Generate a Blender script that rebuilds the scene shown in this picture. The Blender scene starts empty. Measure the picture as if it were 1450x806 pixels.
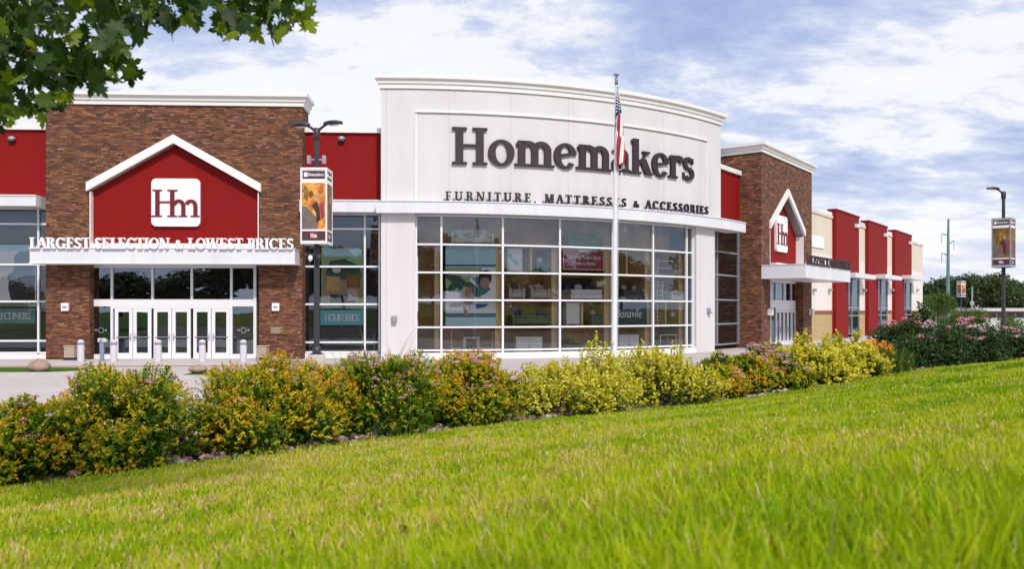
import bpy, math, random
import numpy as np
from mathutils import Vector, Matrix
random.seed(7)
rng = np.random.default_rng(11)
sc = bpy.context.scene
COL = sc.collection
F = 1180.0; EYE = 2.35; HZ = 440.0
R = math.radians

# ------------------------------------------------------------------ materials
def new_mat(name):
    m = bpy.data.materials.new(name); m.use_nodes = True
    nt = m.node_tree; nt.nodes.clear()
    out = nt.nodes.new('ShaderNodeOutputMaterial')
    return m, nt, out
def N(nt, t, **kw):
    n = nt.nodes.new(t)
    for k, v in kw.items():
        if k in n.inputs.keys() if not k.startswith('_') else False: n.inputs[k].default_value = v
        else: setattr(n, k, v)
    return n
def rgba(c): return (c[0], c[1], c[2], 1.0)
def ramp(nt, fac, stops, interp='LINEAR'):
    r = nt.nodes.new('ShaderNodeValToRGB'); e = r.color_ramp.elements
    r.color_ramp.interpolation = interp
    while len(e) < len(stops): e.new(0.5)
    for i, (p, c) in enumerate(stops):
        e[i].position = p; e[i].color = rgba(c)
    nt.links.new(fac, r.inputs['Fac'])
    return r.outputs['Color']
def noise(nt, scale, detail=4, rough=0.55, vec=None, coord='Object', stretch=None, dist=0.0):
    if vec is None:
        tc = nt.nodes.new('ShaderNodeTexCoord'); vec = tc.outputs[coord]
    if stretch:
        mp = nt.nodes.new('ShaderNodeMapping'); mp.inputs['Scale'].default_value = stretch
        nt.links.new(vec, mp.inputs['Vector']); vec = mp.outputs['Vector']
    n = nt.nodes.new('ShaderNodeTexNoise'); n.inputs['Scale'].default_value = scale
    n.inputs['Detail'].default_value = detail; n.inputs['Roughness'].default_value = rough
    n.inputs['Distortion'].default_value = dist
    nt.links.new(vec, n.inputs['Vector'])
    return n.outputs['Fac']
def plain(name, c, rough=0.6, metal=0.0, var=0.12, vscale=1.5, bump=0.0, bscale=40, spec=0.5, emit=None, stretch=None):
    m, nt, out = new_mat(name)
    b = nt.nodes.new('ShaderNodeBsdfPrincipled')
    b.inputs['Roughness'].default_value = rough; b.inputs['Metallic'].default_value = metal
    b.inputs['Specular IOR Level'].default_value = spec
    if var > 0:
        f = noise(nt, vscale, 6, 0.65, stretch=stretch)
        lo = tuple(max(0, x * (1 - var)) for x in c); hi = tuple(min(1, x * (1 + var)) for x in c)
        col = ramp(nt, f, [(0.3, lo), (0.7, hi)])
        nt.links.new(col, b.inputs['Base Color'])
    else: b.inputs['Base Color'].default_value = rgba(c)
    if bump > 0:
        f2 = noise(nt, bscale, 3, 0.6)
        bn = nt.nodes.new('ShaderNodeBump'); bn.inputs['Strength'].default_value = bump; bn.inputs['Distance'].default_value = 0.02
        nt.links.new(f2, bn.inputs['Height']); nt.links.new(bn.outputs['Normal'], b.inputs['Normal'])
    nt.links.new(b.outputs[0], out.inputs['Surface'])
    return m
def leaf_mat(name, stops, trans=0.35, rough=0.5, vary=True, spec=0.35):
    m, nt, out = new_mat(name)
    at = nt.nodes.new('ShaderNodeAttribute'); at.attribute_name = 'tint'
    col = ramp(nt, at.outputs['Fac'], stops)
    b = nt.nodes.new('ShaderNodeBsdfPrincipled'); b.inputs['Roughness'].default_value = rough
    b.inputs['Specular IOR Level'].default_value = spec
    nt.links.new(col, b.inputs['Base Color'])
    t = nt.nodes.new('ShaderNodeBsdfTranslucent')
    hs = nt.nodes.new('ShaderNodeHueSaturation'); hs.inputs['Hue'].default_value = 0.485; hs.inputs['Value'].default_value = 1.35
    nt.links.new(col, hs.inputs['Color']); nt.links.new(hs.outputs[0], t.inputs['Color'])
    mx = nt.nodes.new('ShaderNodeMixShader'); mx.inputs[0].default_value = trans
    nt.links.new(b.outputs[0], mx.inputs[1]); nt.links.new(t.outputs[0], mx.inputs[2])
    nt.links.new(mx.outputs[0], out.inputs['Surface'])
    return m
def glass_mat(name, tint, refl, power=0.6, wav=0.004):
    m, nt, out = new_mat(name)
    tr = nt.nodes.new('ShaderNodeBsdfTransparent'); tr.inputs['Color'].default_value = rgba(tint)
    gl = nt.nodes.new('ShaderNodeBsdfGlossy'); gl.inputs['Roughness'].default_value = 0.0
    gl.inputs['Color'].default_value = (0.70, 0.84, 1.0, 1)
    lw = nt.nodes.new('ShaderNodeLayerWeight'); lw.inputs['Blend'].default_value = 0.35
    mr = nt.nodes.new('ShaderNodeMapRange'); mr.inputs['To Min'].default_value = refl; mr.inputs['To Max'].default_value = 0.95
    nt.links.new(lw.outputs['Fresnel'], mr.inputs['Value'])
    f = noise(nt, 0.9, 2, 0.5)
    bn = nt.nodes.new('ShaderNodeBump'); bn.inputs['Strength'].default_value = 0.12; bn.inputs['Distance'].default_value = wav * 4
    nt.links.new(f, bn.inputs['Height']); nt.links.new(bn.outputs['Normal'], gl.inputs['Normal'])
    mx = nt.nodes.new('ShaderNodeMixShader')
    nt.links.new(mr.outputs[0], mx.inputs[0]); nt.links.new(tr.outputs[0], mx.inputs[1]); nt.links.new(gl.outputs[0], mx.inputs[2])
    nt.links.new(mx.outputs[0], out.inputs['Surface'])
    return m
def brick_mat():
    m, nt, out = new_mat('ledge_brick')
    tc = nt.nodes.new('ShaderNodeTexCoord')
    # slight irregularity of the courses
    ds = nt.nodes.new('ShaderNodeTexNoise'); ds.inputs['Scale'].default_value = 2.2; ds.inputs['Detail'].default_value = 2
    nt.links.new(tc.outputs['UV'], ds.inputs['Vector'])
    mxv = nt.nodes.new('ShaderNodeVectorMath'); mxv.operation = 'MULTIPLY_ADD'
    mxv.inputs[1].default_value = (0.07, 0.05, 0)
    nt.links.new(ds.outputs['Color'], mxv.inputs[0]); nt.links.new(tc.outputs['UV'], mxv.inputs[2])
    def brick(w, h, off):
        bt = nt.nodes.new('ShaderNodeTexBrick'); bt.inputs['Scale'].default_value = 1.0
        bt.inputs['Brick Width'].default_value = w; bt.inputs['Row Height'].default_value = h
        bt.inputs['Mortar Size'].default_value = 0.008; bt.inputs['Mortar Smooth'].default_value = 0.2
        bt.inputs['Color1'].default_value = (0, 0, 0, 1); bt.inputs['Color2'].default_value = (1, 1, 1, 1)
        bt.inputs['Mortar'].default_value = (0.0, 0.0, 0.0, 1); bt.offset = off; bt.squash = 0.6; bt.squash_frequency = 3
        nt.links.new(mxv.outputs[0], bt.inputs['Vector']); return bt
    b1 = brick(0.34, 0.085, 0.37)
    n2 = noise(nt, 1.3, 5, 0.7, vec=tc.outputs['UV'], stretch=(1, 2.5, 1))
    add = nt.nodes.new('ShaderNodeMath'); add.operation = 'MULTIPLY_ADD'; add.inputs[1].default_value = 0.72
    sub = nt.nodes.new('ShaderNodeMath'); sub.operation = 'MULTIPLY_ADD'; sub.inputs[1].default_value = 0.75; sub.inputs[2].default_value = -0.22
    nt.links.new(n2, sub.inputs[0]); nt.links.new(b1.outputs['Color'], add.inputs[0]); nt.links.new(sub.outputs[0], add.inputs[2])
    col = ramp(nt, add.outputs[0], [(0.0, (0.035, 0.016, 0.012)), (0.25, (0.090, 0.034, 0.018)), (0.5, (0.165, 0.060, 0.028)), (0.72, (0.22, 0.085, 0.042)), (0.90, (0.31, 0.14, 0.07)), (1.0, (0.42, 0.25, 0.16))])
    mm = nt.nodes.new('ShaderNodeMix'); mm.data_type = 'RGBA'
    nt.links.new(b1.outputs['Fac'], mm.inputs[0]); nt.links.new(col, mm.inputs[6]); mm.inputs[7].default_value = (0.06, 0.034, 0.026, 1)
    b = nt.nodes.new('ShaderNodeBsdfPrincipled'); b.inputs['Roughness'].default_value = 0.85
    nt.links.new(mm.outputs[2], b.inputs['Base Color'])
    bn = nt.nodes.new('ShaderNodeBump'); bn.inputs['Strength'].default_value = 0.8; bn.inputs['Distance'].default_value = 0.05
    nt.links.new(add.outputs[0], bn.inputs['Height']); nt.links.new(bn.outputs['Normal'], b.inputs['Normal'])
    nt.links.new(b.outputs[0], out.inputs['Surface'])
    return m
def panel_mat(name, c, jw, jh, rough=0.55, line=0.82, mort=0.012):
    """painted panels with thin joints (UV in metres)"""
    m, nt, out = new_mat(name)
    tc = nt.nodes.new('ShaderNodeTexCoord')
    bt = nt.nodes.new('ShaderNodeTexBrick'); bt.inputs['Scale'].default_value = 1.0; bt.offset = 0.0
    bt.inputs['Brick Width'].default_value = jw; bt.inputs['Row Height'].default_value = jh
    bt.inputs['Mortar Size'].default_value = mort; bt.inputs['Mortar Smooth'].default_value = 0.3
    bt.inputs['Color1'].default_value = rgba(c); bt.inputs['Color2'].default_value = rgba(tuple(x * 0.97 for x in c))
    bt.inputs['Mortar'].default_value = rgba(tuple(x * line for x in c))
    nt.links.new(tc.outputs['UV'], bt.inputs['Vector'])
    f = noise(nt, 0.8, 7, 0.72, stretch=(1, 1, 0.22))
    st = ramp(nt, f, [(0.25, (0.86, 0.845, 0.83)), (0.45, (0.95, 0.945, 0.94)), (0.62, (1, 1, 1))])
    mm = nt.nodes.new('ShaderNodeMix'); mm.data_type = 'RGBA'; mm.blend_type = 'MULTIPLY'; mm.inputs[0].default_value = 1.0
    nt.links.new(bt.outputs['Color'], mm.inputs[6]); nt.links.new(st, mm.inputs[7])
    b = nt.nodes.new('ShaderNodeBsdfPrincipled'); b.inputs['Roughness'].default_value = rough; b.inputs['Specular IOR Level'].default_value = .2
    nt.links.new(mm.outputs[2], b.inputs['Base Color'])
    f2 = noise(nt, 25, 3, 0.6)
    bn = nt.nodes.new('ShaderNodeBump'); bn.inputs['Strength'].default_value = 0.12; bn.inputs['Distance'].default_value = 0.02
    nt.links.new(f2, bn.inputs['Height']); nt.links.new(bn.outputs['Normal'], b.inputs['Normal'])
    nt.links.new(b.outputs[0], out.inputs['Surface'])
    return m

M = {}
M['brick'] = brick_mat()
M['white_eifs'] = panel_mat('white_stucco', (0.695, 0.67, 0.695), 3.02, 60.0, 0.7, 0.70)
M['red'] = panel_mat('red_stucco', (0.235, 0.0045, 0.004), 6.0, 60.0, 0.7, 0.8)
M['trim'] = plain('white_trim', (0.80, 0.78, 0.77), 0.55, var=0.04, vscale=0.6)
M['band'] = panel_mat('white_metal_band', (0.74, 0.75, 0.80), 0.9, 60.0, 0.35, 0.86, 0.006)
M['alu'] = plain('white_aluminium', (0.78, 0.78, 0.83), 0.35, var=0.03)
M['greyalu'] = plain('grey_aluminium', (0.34, 0.36, 0.42), 0.4, metal=0.3, var=0.05)
M['cream'] = panel_mat('cream_panel', (0.70, 0.63, 0.53), 7.0, 60, 0.75)
M['cream_white'] = panel_mat('pale_panel', (0.78, 0.74, 0.70), 7.0, 60, 0.75)
M['tan'] = panel_mat('tan_block', (0.50, 0.36, 0.19), 0.8, 0.4, 0.85, 0.85)
M['brownband'] = plain('brown_band', (0.25, 0.08, 0.06), 0.7)
M['letter_dark'] = plain('dark_plum_letter', (0.030, 0.018, 0.025), 0.6, var=0.05)
M['letter_white'] = plain('white_letter', (0.85, 0.85, 0.86), 0.4, var=0.02)
M['letter_red'] = plain('dark_red_letter', (0.16, 0.006, 0.014), 0.45, var=0.05)
M['glass'] = glass_mat('storefront_glass', (0.99, 0.995, 1.0), 0.085)
M['glass_dark'] = glass_mat('tinted_glass', (0.74, 0.78, 0.80), 0.19)
M['wood'] = plain('display_wood', (0.76, 0.53, 0.27), 0.55, var=0.18, vscale=2.0, stretch=(6, 6, 0.6))
M['wood_dark'] = plain('display_back', (0.60, 0.38, 0.18), 0.65, var=0.25, vscale=1.2)
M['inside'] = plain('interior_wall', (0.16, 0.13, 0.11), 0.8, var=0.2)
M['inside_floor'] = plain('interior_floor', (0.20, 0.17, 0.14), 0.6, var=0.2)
M['roof'] = plain('roof_membrane', (0.45, 0.45, 0.46), 0.9)
M['dark_metal'] = plain('dark_bronze_metal', (0.045, 0.045, 0.055), 0.4, metal=0.2, var=0.1)
M['concrete'] = plain('light_concrete', (0.52, 0.47, 0.46), 0.9, var=0.10, vscale=0.8, bump=0.2, bscale=60)
M['sign_teal'] = plain('teal_sign', (0.13, 0.52, 0.68), 0.5, var=0.03)
M['sign_green'] = plain('grey_green_sign', (0.16, 0.33, 0.31), 0.5, var=0.03)
M['sign_navy'] = plain('navy_sign', (0.012, 0.035, 0.10), 0.5, var=0.05)
M['sign_red'] = plain('brick_red_sign', (0.33, 0.035, 0.06), 0.5, var=0.05)
M['sign_brown'] = plain('dark_brown_print', (0.075, 0.028, 0.032), 0.5, var=0.05)
M['paper'] = plain('white_print', (0.88, 0.89, 0.91), 0.5, var=0.02)
M['sky_blue'] = plain('light_blue_print', (0.50, 0.78, 0.92), 0.5, var=0.08)
M['mid_blue'] = plain('blue_print', (0.02, 0.16, 0.36), 0.5, var=0.04)
M['pale_green'] = plain('pale_green_print', (0.34, 0.47, 0.25), 0.5, var=0.1)
M['dark_green'] = plain('green_print', (0.035, 0.10, 0.06), 0.5, var=0.3, vscale=6)
M['tan_print'] = plain('tan_print', (0.40, 0.26, 0.17), 0.5, var=0.2, vscale=8)
M['dark_print'] = plain('dark_print', (0.04, 0.025, 0.025), 0.5, var=0.2)
def print_mat(name, stops, scale, seedoff):
    m, nt, out = new_mat(name); f = noise(nt, scale, 3, .5, dist=1.2)
    col = ramp(nt, f, stops); b = nt.nodes.new('ShaderNodeBsdfPrincipled'); b.inputs['Roughness'].default_value = .55
    nt.links.new(col, b.inputs['Base Color']); nt.links.new(b.outputs[0], out.inputs['Surface']); return m
M['orange_print'] = print_mat('orange_print', [(.30, (.22, .05, .02)), (.43, (.50, .15, .03)), (.53, (.68, .28, .05)), (.65, (.76, .40, .10)), (.78, (.78, .52, .26))], 2.2, 0)
M['ochre_print'] = print_mat('ochre_print', [(.28, (.05, .028, .012)), (.42, (.17, .075, .010)), (.55, (.25, .12, .012)), (.68, (.31, .18, .03)), (.8, (.42, .32, .14))], 2.0, 3)  # darkened: carries the backlit shade of the right banner box
M['grey_print'] = plain('grey_brown_print', (0.16, 0.12, 0.11), 0.5, var=0.25, vscale=4)
M['white_fabric'] = plain('white_upholstery', (0.74, 0.73, 0.72), 0.85, var=0.05)
M['cream_fabric'] = plain('cream_upholstery', (0.52, 0.47, 0.40), 0.9, var=0.08)
M['grey_fabric'] = plain('grey_upholstery', (0.11, 0.11, 0.12), 0.9, var=0.1)
M['green_fabric'] = plain('olive_upholstery', (0.17, 0.22, 0.10), 0.9, var=0.1)
M['teal_fabric'] = plain('teal_upholstery', (0.10, 0.25, 0.26), 0.9, var=0.1)
M['blue_fabric'] = plain('blue_cushion', (0.03, 0.07, 0.22), 0.9, var=0.1)
M['white_paint'] = plain('white_painted_wood', (0.80, 0.80, 0.80), 0.4, var=0.03)
M['black'] = plain('black_plastic', (0.02, 0.02, 0.022), 0.4, var=0.05)
M['lens'] = plain('lamp_lens', (0.75, 0.77, 0.8), 0.25, var=0.02)
M['steel_blue'] = plain('blue_grey_post', (0.24, 0.32, 0.42), 0.4, metal=0.2, var=0.05)
M['bollard'] = plain('pale_bollard_paint', (0.60, 0.58, 0.64), 0.6, var=0.06)
M['bollard_band'] = plain('grey_band', (0.26, 0.26, 0.30), 0.6)
M['beige'] = plain('beige_concrete', (0.44, 0.35, 0.28), 0.85, var=0.12, vscale=6)
M['plaque'] = plain('bronze_plaque', (0.20, 0.12, 0.05), 0.4, metal=0.5, var=0.2)
M['pole_white'] = plain('white_pole', (0.78, 0.80, 0.84), 0.35, var=0.02)
M['pole_green'] = plain('galvanised_green_steel', (0.11, 0.20, 0.18), 0.6, var=0.12)
M['wire'] = plain('wire', (0.45, 0.46, 0.5), 0.6, var=0)
M['flag_red'] = plain('flag_red', (0.45, 0.02, 0.035), 0.8, var=0.04)
M['flag_white'] = plain('flag_white', (0.80, 0.80, 0.80), 0.8, var=0.03)
M['flag_blue'] = plain('flag_blue', (0.03, 0.05, 0.14), 0.8, var=0.05)
M['boulder'] = plain('pink_granite', (0.33, 0.23, 0.18), 0.85, var=0.35, vscale=3.5, bump=0.6, bscale=9)
M['bark'] = plain('bark', (0.07, 0.055, 0.042), 0.9, var=0.35, vscale=6, bump=0.6, bscale=14)
M['stem'] = plain('shrub_stem', (0.10, 0.06, 0.035), 0.9, var=0.3, vscale=10)
M['brick_far'] = plain('far_brick', (0.26, 0.10, 0.09), 0.8, var=0.15, vscale=0.3)
M['white_far'] = plain('far_white', (0.52, 0.49, 0.50), 0.6, var=0.05)
M['car_red'] = plain('car_red_paint', (0.42, 0.015, 0.025), 0.25, var=0.02)
M['car_grey'] = plain('car_grey_paint', (0.12, 0.13, 0.17), 0.25, var=0.02)
M['car_glass'] = plain('car_glass', (0.02, 0.025, 0.03), 0.08, var=0)
M['tyre'] = plain('tyre_rubber', (0.02, 0.02, 0.02), 0.85, var=0)
M['kerb'] = plain('kerb_concrete', (0.50, 0.46, 0.45), 0.9, var=0.12, vscale=2)
M['redpave'] = plain('red_pavers', (0.36, 0.17, 0.15), 0.9, var=0.2, vscale=2)

SP = [(0.0, (0.025, 0.065, 0.006)), (0.30, (0.075, 0.17, 0.010)), (0.50, (0.26, 0.33, 0.015)), (0.68, (0.58, 0.50, 0.018)), (0.90, (0.70, 0.44, 0.025)), (1.0, (0.62, 0.26, 0.04))]
M['spirea'] = leaf_mat('gold_spirea_leaf', SP, 0.3, spec=0.2)
EU = [(0.0, (0.028, 0.065, 0.012)), (0.35, (0.11, 0.17, 0.022)), (0.6, (0.48, 0.47, 0.025)), (0.85, (0.70, 0.62, 0.05)), (1.0, (0.78, 0.70, 0.16))]
M['euonymus'] = leaf_mat('variegated_leaf', EU, 0.25, rough=0.4)
M['rose_leaf'] = leaf_mat('rose_leaf', [(0, (0.014, 0.036, 0.010)), (0.55, (0.035, 0.080, 0.016)), (0.8, (0.11, 0.16, 0.02)), (1, (0.24, 0.28, 0.03))], 0.25)
M['pink'] = leaf_mat('pink_petals', [(0, (0.48, 0.20, 0.34)), (0.5, (0.70, 0.38, 0.52)), (1, (0.82, 0.62, 0.64))], 0.3)
M['rose_pink'] = leaf_mat('rose_petals', [(0, (0.72, 0.20, 0.36)), (0.6, (0.85, 0.42, 0.52)), (1, (0.9, 0.68, 0.68))], 0.3)
M['orange_petal'] = leaf_mat('orange_petals', [(0, (0.80, 0.30, 0.02)), (0.5, (0.90, 0.50, 0.03)), (1, (0.95, 0.70, 0.08))], 0.3)
M['grass'] = leaf_mat('lawn_grass', [(0, (0.075, 0.165, 0.004)), (0.3, (0.17, 0.33, 0.004)), (0.55, (0.41, 0.49, 0.006)), (0.75, (0.52, 0.44, 0.06)), (0.9, (0.68, 0.52, 0.20)), (1, (0.74, 0.62, 0.40))], 0.35, 0.55, spec=0.12)
M['maple'] = leaf_mat('maple_leaf', [(0, (0.012, 0.032, 0.004)), (0.6, (0.035, 0.085, 0.007)), (0.8, (0.10, 0.19, 0.008)), (1, (0.24, 0.34, 0.012))], 0.55, 0.5)
M['far_leaf'] = leaf_mat('tree_leaf', [(0, (0.018, 0.038, 0.010)), (0.5, (0.032, 0.062, 0.014)), (1, (0.075, 0.11, 0.022))], 0.25)
M['bush_leaf'] = leaf_mat('bright_shrub_leaf', [(0, (0.03, 0.07, 0.010)), (0.5, (0.065, 0.13, 0.016)), (1, (0.13, 0.20, 0.025))], 0.3)

# ------------------------------------------------------------------ frames and mesh builder
class Frame:
    """local x along the wall, y into the building, z up"""
    def __init__(s, ox, oy, ang):
        s.o = np.array([ox, oy]); s.U = np.array([math.cos(ang), math.sin(ang)]); s.V = np.array([-math.sin(ang), math.cos(ang)]); s.ang = ang
    def P(s, x, y, z):
        p = s.o + x * s.U + y * s.V
        return (p[0], p[1], z)
    def u(s, px, y=0.0):
        r = (px - 725) / F; P = s.o + y * s.V
        return (r * P[1] - P[0]) / (s.U[0] - r * s.U[1])
    def d(s, px, y=0.0):
        P = s.o + y * s.V; return P[1] + s.u(px, y) * s.U[1]
    def z(s, px, py, y=0.0): return EYE + (HZ - py) / F * s.d(px, y)
    def pt(s, px, py, y=0.0): return (s.u(px, y), s.z(px, py, y))
IDENT = Frame(0, 0, 0)
class Arc:
    """x = angle in degrees, y = inward distance from radius R0"""
    def __init__(s, cx, cy, R0): s.c = (cx, cy); s.R0 = R0
    def P(s, x, y, z):
        t = R(x); r = s.R0 - y
        return (s.c[0] + r * math.sin(t), s.c[1] - r * math.cos(t), z)
    def th(s, px, y=0.0):
        q = (px - 725) / F; lo, hi = -30., 75.
        f = lambda t: s.P(t, y, 0)[0] - q * s.P(t, y, 0)[1]
        for _ in range(50):
            m = (lo + hi) / 2
            if f(m) < 0: lo = m
            else: hi = m
        return (lo + hi) / 2
    def z(s, px, py, y=0.0): return EYE + (HZ - py) / F * s.P(s.th(px, y), y, 0)[1]
    def frame(s, th, y=0.0):
        p = s.P(th, y, 0); return Frame(p[0], p[1], R(th))

def root_of(o):
    while o.parent: o = o.parent
    return o
class MB:
    def __init__(s, fr=IDENT): s.v = []; s.f = []; s.uv = []; s.m = []; s.fr = fr; s.sm = []
    def add(s, pts, faces, mi=0, smooth=False, uvscale=None):
        b = len(s.v)
        s.v += [s.fr.P(*p) for p in pts]
        k = math.pi / 180 * s.fr.R0 if isinstance(s.fr, Arc) else 1.0
        for f in faces:
            q = [pts[i] for i in f]
            a = np.array([(p[0] * k, p[1], p[2]) for p in q])
            n = np.zeros(3)
            for i in range(len(a)): n += np.cross(a[i], a[(i + 1) % len(a)])
            n = np.abs(n)
            if n[2] > max(n[0], n[1]): w = a[:, [0, 1]]
            elif n[0] > n[1]: w = a[:, [1, 2]]
            else: w = a[:, [0, 2]]
            s.f.append([b + i for i in f]); s.uv.append(w); s.m.append(mi); s.sm.append(smooth)
        return s
    def box(s, x0, x1, y0, y1, z0, z1, mi=0, seg=1):
        if x1 < x0: x0, x1 = x1, x0
        if y1 < y0: y0, y1 = y1, y0
        if z1 < z0: z0, z1 = z1, z0
        if isinstance(s.fr, Arc) and seg == 1: seg = max(1, int((x1 - x0) / 1.2))
        pts = []; fs = []
        for i in range(seg + 1):
            x = x0 + (x1 - x0) * i / seg
            pts += [(x, y0, z0), (x, y1, z0), (x, y1, z1), (x, y0, z1)]
        for i in range(seg):
            a = 4 * i; b = a + 4
            fs += [(a, b, b + 3, a + 3), (b + 1, a + 1, a + 2, b + 2), (a + 3, b + 3, b + 2, a + 2), (a + 1, b + 1, b, a)]
        e = 4 * seg
        fs += [(1, 0, 3, 2), (e, e + 1, e + 2, e + 3)]
        return s.add(pts, fs, mi)
    def prism(s, poly, y0, y1, mi=0):
        """poly in (x, z), extruded along y; y0 is the front"""
        ar = sum(poly[i][0] * poly[(i + 1) % len(poly)][1] - poly[(i + 1) % len(poly)][0] * poly[i][1] for i in range(len(poly)))
        if ar < 0: poly = poly[::-1]
        n = len(poly)
        pts = [(x, y0, z) for x, z in poly] + [(x, y1, z) for x, z in poly]
        fs = [tuple(range(n)), tuple(range(2 * n - 1, n - 1, -1))]
        for i in range(n):
            j = (i + 1) % n; fs.append((i, i + n, j + n, j))
        return s.add(pts, fs, mi)
    def slab(s, poly, z0, z1, mi=0):
        ar = sum(poly[i][0] * poly[(i + 1) % len(poly)][1] - poly[(i + 1) % len(poly)][0] * poly[i][1] for i in range(len(poly)))
        if ar < 0: poly = poly[::-1]
        n = len(poly)
        pts = [(x, y, z0) for x, y in poly] + [(x, y, z1) for x, y in poly]
        fs = [tuple(range(n - 1, -1, -1)), tuple(range(n, 2 * n))]
        for i in range(n):
            j = (i + 1) % n; fs.append((i, j, j + n, i + n))
        return s.add(pts, fs, mi)
    def quad(s, a, b, c, d, mi=0): return s.add([a, b, c, d], [(0, 1, 2, 3)], mi)
    def tube(s, pts, rad, n=10, mi=0, cap=True):
        pts = [Vector(p) for p in pts]; k = len(pts)
        if not hasattr(rad, '__len__'): rad = [rad] * k
        vs = []; up = None
        for i, p in enumerate(pts):
            t = (pts[min(i + 1, k - 1)] - pts[max(i - 1, 0)]).normalized()
            a = t.cross(Vector((0, 0, 1)))
            if a.length < 0.05: a = t.cross(Vector((0, 1, 0)))
            a.normalize(); b = t.cross(a)
            if up is not None and a.dot(up) < 0: a = -a; b = t.cross(a)
            up = a
            for j in range(n):
                w = 2 * math.pi * j / n
                q = p + (a * math.cos(w) + b * math.sin(w)) * rad[i]; vs.append(tuple(q))
        fs = []
        for i in range(k - 1):
            for j in range(n):
                j2 = (j + 1) % n
                fs.append((i * n + j, i * n + j2, (i + 1) * n + j2, (i + 1) * n + j))
        s.add(vs, fs, mi, True)
        if cap:
            s.add(vs[:n], [tuple(range(n))], mi); s.add(vs[-n:], [tuple(range(n - 1, -1, -1))], mi)
        return s
    def lathe(s, x, y, prof, n=16, mi=0):
        vs = []; k = len(prof)
        for r, z in prof:
            for j in range(n):
                w = 2 * math.pi * j / n; vs.append((x + r * math.cos(w), y + r * math.sin(w), z))
        fs = []
        for i in range(k - 1):
            for j in range(n):
                j2 = (j + 1) % n; fs.append((i * n + j, i * n + j2, (i + 1) * n + j2, (i + 1) * n + j))
        return s.add(vs, fs, mi, True)
    def blob(s, c, r, n=12, m=8, mi=0, warp=0.0, seed=0):
        g = random.Random(seed); ph = [g.uniform(0, 6.28) for _ in range(6)]
        vs = []
        for i in range(m + 1):
            t = math.pi * i / m
            for j in range(n):
                w = 2 * math.pi * j / n
                d = (math.sin(t) * math.cos(w), math.sin(t) * math.sin(w), math.cos(t))
                k = 1 + warp * (math.sin(3 * d[0] + ph[0]) + math.sin(4 * d[1] + ph[1]) + math.sin(3.5 * d[2] + ph[2]) + 0.6 * math.sin(7 * d[0] + 6 * d[1] + ph[3])) / 3
                vs.append((c[0] + r[0] * d[0] * k, c[1] + r[1] * d[1] * k, c[2] + r[2] * d[2] * k))
        fs = []
        for i in range(m):
            for j in range(n):
                j2 = (j + 1) % n; fs.append((i * n + j, (i + 1) * n + j, (i + 1) * n + j2, i * n + j2))
        return s.add(vs, fs, mi, True)
    def sweep(s, path, prof, close=False):
        """path: (x, y) points walking with the outside on the right-hand side; prof: (out, z) from bottom front to top"""
        P = [Vector((a, b)) for a, b in path]; k = len(P); rows = []
        for i in range(k):
            def nrm(a, b):
                d = (b - a).normalized(); return Vector((d.y, -d.x))
            if i == 0: nn = nrm(P[0], P[1]); sc_ = 1
            elif i == k - 1: nn = nrm(P[-2], P[-1]); sc_ = 1
            else:
                a = nrm(P[i - 1], P[i]); b = nrm(P[i], P[i + 1]); nn = (a + b).normalized(); sc_ = 1 / max(0.3, nn.dot(a))
            rows.append([(P[i].x + nn.x * o * sc_, P[i].y + nn.y * o * sc_, z) for o, z in prof])
        n = len(prof); vs = [p for r in rows for p in r]; fs = []
        for i in range(k - 1):
            for j in range(n - 1):
                fs.append((i * n + j, (i + 1) * n + j, (i + 1) * n + j + 1, i * n + j + 1))
        s.add(vs, fs)
        s.add(rows[0], [tuple(range(n - 1, -1, -1))]); s.add(rows[-1], [tuple(range(n))])
        return s
    def build(s, name, mats, parent=None, world=False, bevel=0.0):
        if not isinstance(mats, (list, tuple)): mats = [mats]
        me = bpy.data.meshes.new(name)
        V_ = s.v
        if parent is not None and world:
            mw = root_of(parent).matrix_basis.inverted()
            V_ = [tuple(mw @ Vector(p)) for p in s.v]
        me.from_pydata(V_, [], s.f)
        uvl = me.uv_layers.new(name='UVMap')
        flat = np.concatenate([np.asarray(u).reshape(-1) for u in s.uv]) if s.uv else np.zeros(0)
        uvl.data.foreach_set('uv', flat.astype(np.float32))
        me.polygons.foreach_set('material_index', s.m); me.polygons.foreach_set('use_smooth', s.sm)
        for m in mats: me.materials.append(M[m] if isinstance(m, str) else m)
        me.update()
        o = bpy.data.objects.new(name, me); COL.objects.link(o)
        if parent is not None: o.parent = parent
        if bevel > 0:
            b = o.modifiers.new('edge', 'BEVEL'); b.width = bevel; b.segments = 2; b.limit_method = 'ANGLE'
        return o
def tag(o, label=None, cat=None, group=None, kind=None):
    if label: o['label'] = label
    if cat: o['category'] = cat
    if group: o['group'] = group
    if kind: o['kind'] = kind
    return o
def thing(name, label, cat, loc=(0, 0, 0), rz=0.0, group=None, scale=1.0):
    o = bpy.data.objects.new(name, None); COL.objects.link(o); o.empty_display_size = 0.2
    o.location = loc; o.rotation_euler = (0, 0, rz); o.scale = (scale,) * 3
    return tag(o, label, cat, group)
def copy_tree(o, parent=None):
    c = o.copy(); COL.objects.link(c); c.parent = parent
    for ch in [x for x in bpy.data.objects if x.parent == o]: copy_tree(ch, c)
    return c

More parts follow.
